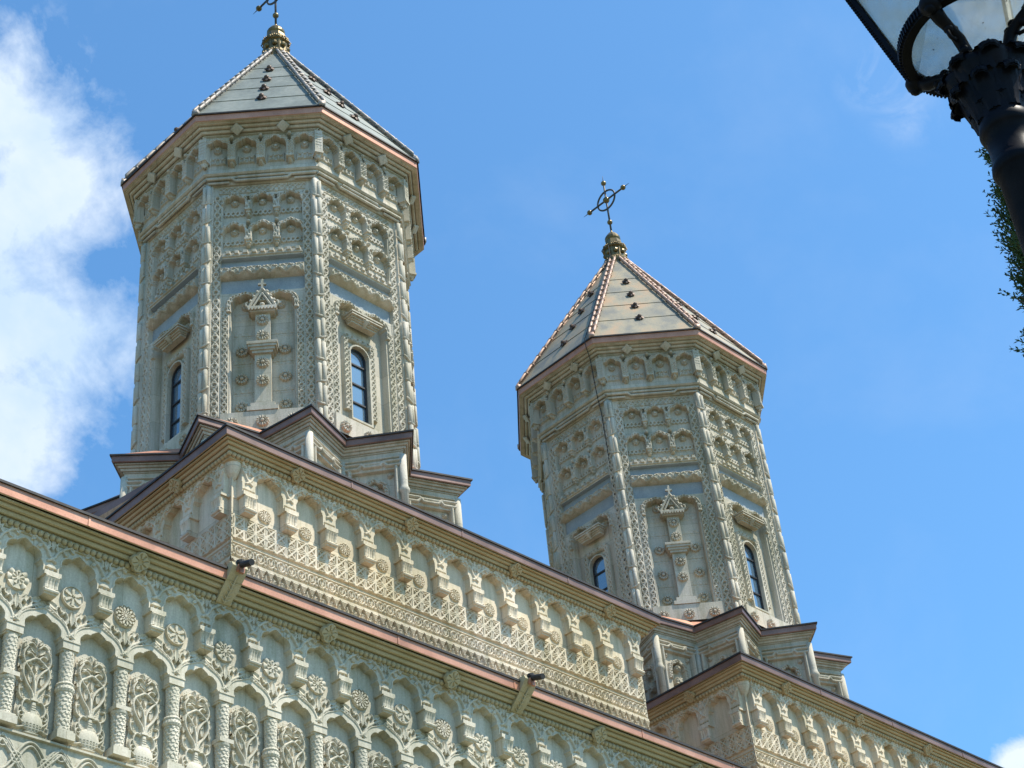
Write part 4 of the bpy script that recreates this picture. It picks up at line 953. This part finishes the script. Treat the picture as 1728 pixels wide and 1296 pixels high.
# ------------------------------------------------------------------ street lamp
LX, LY = 2.087 * 1.9, .792 * 1.9; LS = 1.9
LZ = lambda z: z * LS
lamp = tag(empty('street_lamp', (LX, LY, -1.6)), 'black cast iron street lamp with glazed tapering lantern, against the sky', 'street lamp')
po = MB(); zl = lambda z: z * LS + 1.6
po.lathe([(.24, 0), (.24, .25), (.19, .32), (.17, .5), (.13, .6), (.105, 1.2), (.076, zl(1.62)), (.0735, zl(1.888)), (.080, zl(1.891)), (.086, zl(1.902)), (.082, zl(1.914)), (.074, zl(1.918)), (.0735, zl(1.972)), (.080, zl(1.975)), (.086, zl(1.984)), (.083, zl(1.996)), (.079, zl(2.002)), (.082, zl(2.02)), (.092, zl(2.05)), (.108, zl(2.078)), (.128, zl(2.098)), (.132, zl(2.108)), (.122, zl(2.118)), (.07, zl(2.124)), (.02, zl(2.127))], 64,
         rfun=lambda a, z: 1 + (.030 * math.cos(a * 16) if zl(1.92) < z < zl(1.97) else .06 * math.cos(a * 8) if zl(2.03) < z < zl(2.12) else 0))
post = po.build('post', M['black_iron'], lamp, smooth=True)
lf = MB()
def leafy(az, z0, z1, r0, r1, rho, wd):
    # acanthus leaf: rises against the bell, then rolls outwards
    ca, sa = math.cos(az), math.sin(az); path = [(r0 + (r1 - r0) * (i / 8) ** 1.3, z0 + (z1 - z0) * i / 8) for i in range(9)] + [(r1 + rho * (1 - math.cos(q)), z1 + rho * math.sin(q)) for q in np.linspace(.3, 3.6, 10)]
    n = len(path); rows = []; M_ = 11
    for i, (r, z) in enumerate(path):
        t = i / (n - 1); ww = wd * (.62 + .42 * math.sin(PI * min(1, t * 1.15) ** .9)) * (1 + .07 * math.cos(i * 1.9)); row = []
        for j in range(M_):
            q_ = 2 * j / (M_ - 1) - 1; q = r - .016 * q_ * q_ + .003 * math.cos(q_ * 12.5); row.append((q * ca - q_ * ww * sa, q * sa + q_ * ww * ca, z - .006 * q_ * q_ * t))
        rows.append(row)
    vs = [p for r_ in rows for p in r_]; k = len(vs); vs2 = [(x - .005 * ca, y - .005 * sa, z - .004) for x, y, z in vs]
    fs = [(i * M_ + j, i * M_ + j + 1, (i + 1) * M_ + j + 1, (i + 1) * M_ + j) for i in range(n - 1) for j in range(M_ - 1)]
    lf.add(vs + vs2, fs + [tuple(q + k for q in reversed(f)) for f in fs])
for j in range(8):
    leafy(2 * PI * j / 8 + .2, zl(2.004), zl(2.066), .086, .112, .017, .042)
for j in range(8):
    leafy(2 * PI * j / 8 + .6, zl(2.03), zl(2.108), .096, .128, .015, .050)
lf.build('leaf_capital', M['black_iron'], post, smooth=True)
RL = .122 * LS; ZRG = 2.20 * LS + 1.6
lr = MB(); lr.lathe([(RL - .030, ZRG - .016), (RL, ZRG - .018), (RL + .006, ZRG + .0), (RL + .003, ZRG + .030), (RL - .022, ZRG + .032), (RL - .030, ZRG - .016)], 72, caps=False)
for j in range(110):
    a = 2 * PI * j / 110; lr.box((RL + .004) * math.cos(a) * Vector((1, 0, 0)) + (RL + .004) * math.sin(a) * Vector((0, 1, 0)) + Vector((0, 0, ZRG + .004)), (.012, .006, .034), a)
ring_o = lr.build('lantern_ring', M['black_iron'], lamp)
azs = [rad(a) for a in (89, 178, -92, -3)]
RT = .205 * LS * 1.18; ZT = 2.62 * LS + 1.6
slope_top = RL + .24 * (2.62 - 2.2) * LS
RT = slope_top
for i, az in enumerate(azs):
    c_, s_ = math.cos(az), math.sin(az)
    b = MB(); p0 = Vector((RL * c_, RL * s_, ZRG)); p1 = Vector((RT * c_, RT * s_, ZT)); b.tube([p0, p1], .013, 6)
    dd = (p1 - p0); 
    for j in range(52):
        q = p0 + dd * ((j + .5) / 52); b.box(q + Vector((c_, s_, 0)) * .013, (.018, .016, .009), az)
    b.build('lantern_rib', M['black_iron'], lamp)
    g = MB(); base_z = zl(2.125)
    pr = [(.085, base_z - .01), (.098, base_z + .035), (.112, base_z + .062), (.135, base_z + .080), (.16, base_z + .092), (.19, base_z + .10), (RL - .004, ZRG - .005)]
    pts = [(r_ * c_, r_ * s_, z_) for r_, z_ in pr]; g.tube(pts, [.024, .020, .021, .018, .019, .022, .026], 10)
    for (r_, z_), (dr, dz_), rr in ((pr[1], (.004, -.012), .014), (pr[2], (.0, .014), .013), (pr[3], (-.004, .014), .013), (pr[4], (.004, -.014), .012), (pr[5], (0, .012), .014)): rr *= 1.35; g.ball(((r_ + dr) * c_, (r_ + dr) * s_, z_ + dz_), rr, 8)
    g.tube([((r_) * c_, r_ * s_, z_) for r_, z_ in ((.125, base_z + .070), (.14, base_z + .045), (.165, base_z + .040), (.175, base_z + .058), (.163, base_z + .068))], .007, 6)
    g.ball((RL * c_, RL * s_, ZRG - .004), .036, 12); g.ball((RL * 1.04 * c_, RL * 1.04 * s_, ZRG - .026), .020, 8)
    g.build('scroll_arm', M['black_iron'], lamp, smooth=True)
n_g = 4; gl = MB(); gb = []; gt_ = []
for az in azs: gb.append((RL * .985 * math.cos(az), RL * .985 * math.sin(az), ZRG + .01)); gt_.append((RT * .985 * math.cos(az), RT * .985 * math.sin(az), ZT))
for i in range(4):
    j = (i + 1) % 4; g = MB(); o_ = len(g.v)
    a_, b_, c__, d__ = Vector(gb[i]), Vector(gb[j]), Vector(gt_[j]), Vector(gt_[i]); nrm = (b_ - a_).cross(d__ - a_).normalized() * .004
    g.add([a_, b_, c__, d__, a_ - nrm, b_ - nrm, c__ - nrm, d__ - nrm], [(0, 3, 2, 1), (4, 5, 6, 7), (0, 1, 5, 4), (1, 2, 6, 5), (2, 3, 7, 6), (3, 0, 4, 7)]); g.build('glass_pane', M['lantern_glass'], lamp)
g = MB(); g.lathe([(RL - .024, ZRG + .002), (RL - .024, ZRG + .006)], 48); g.build('bottom_glass', M['lantern_glass'], lamp)
tp = MB(); tp.lathe([(RT * .95, ZT - .01), (RT * 1.06, ZT), (RT * 1.06, ZT + .03), (RT * .8, ZT + .10), (RT * .45, ZT + .2), (.06, ZT + .24), (.04, ZT + .32), (.001, ZT + .36)], 32); tp.build('lantern_hood', M['black_iron'], lamp)
ob = MB(); ob.lathe([(.001, 0), (.08, .006), (.15, .02), (.185, .05), (.18, .13), (.13, .2), (.05, .25)], 32, (0, 0, zl(2.42))); ob.build('lamp_bowl', M['opal'], lamp, smooth=True)

# ------------------------------------------------------------------ conifer behind the lamp
def thuja():
    d = pix_dir(1790, 440); hor = math.hypot(d.x, d.y); D_ = 8.6; cx, cy = d.x / hor * D_, d.y / hor * D_
    t = tag(empty('conifer_tree', (cx, cy, -1.6)), 'dark green columnar conifer partly hidden behind the black street lamp', 'tree')
    k = MB(); k.tube([(0, 0, 0), (.02, .01, 2.5), (-.01, .02, 5.5), (0, 0, 9.6)], [.14, .11, .07, .015], 10); k.build('trunk', M['trunk'], t, smooth=True)
    br = MB(); lv = MB(); rnd = random.Random(5); Ht = 9.9
    prof = lambda z: float(np.interp(z, [.3, 1.5, 4.5, 7.0, 7.6, 8.1, 8.6, 9.1, 9.6, 9.95], [.3, .62, .56, .42, .39, .37, .31, .22, .10, .02])) * .95
    for i in range(6500):
        z = .6 + (Ht - .7) * (1 - rnd.random() ** 1.6 * .98) ; az = rnd.random() * 2 * PI
        R_ = prof(z) * (.80 + .20 * math.sin(az * 4 + z * 5.1) * math.sin(z * 7.3 + az) + .10 * math.sin(z * 17 + az * 2) + rnd.uniform(-.08, .10)); q = rnd.uniform(.45, 1) ** .6
        p0 = Vector((R_ * q * .45 * math.cos(az), R_ * q * .45 * math.sin(az), z - .14)); p1 = Vector((R_ * q * math.cos(az), R_ * q * math.sin(az), z + .06))
        if i % 4 == 0: br.tube([p0, p1], [.006, .003], 4)
        ax = (p1 - p0).normalized(); sd = Vector((-math.sin(az + rnd.uniform(-.9, .9)), math.cos(az + rnd.uniform(-.9, .9)), rnd.uniform(-.5, .5))).normalized(); n_t = 7
        L_ = rnd.uniform(.05, .085)
        for j in range(n_t):
            tt = j / (n_t - 1); s = -1 if j % 2 else 1
            o = p0.lerp(p1, .45 + .6 * tt); dr = (ax * .9 + sd * s * (.95 - .6 * tt) + Vector((rnd.uniform(-.3, .3), rnd.uniform(-.3, .3), rnd.uniform(-.1, .35)))).normalized()
            e = o + dr * L_ * (1 - .45 * tt); w_ = dr.cross(Vector((rnd.uniform(-1, 1), rnd.uniform(-1, 1), rnd.uniform(-1, 1)))).normalized() * rnd.uniform(.004, .007); m_ = o.lerp(e, .5)
            lv.add([o, m_ + w_, e, m_ - w_], [(0, 1, 2, 3)])
            for s2 in (1, -1):
                o2 = o.lerp(e, .4); e2 = o2 + (dr * .7 + w_.normalized() * s2 * .8).normalized() * L_ * .42; w2 = dr.cross(w_).normalized() * .006; m2 = o2.lerp(e2, .55)
                lv.add([o2, m2 + w2, e2, m2 - w2], [(0, 1, 2, 3)])
    br.build('branch', M['trunk'], t)['kind'] = 'stuff'; lv.build('crown', M['needles'], t)
thuja()
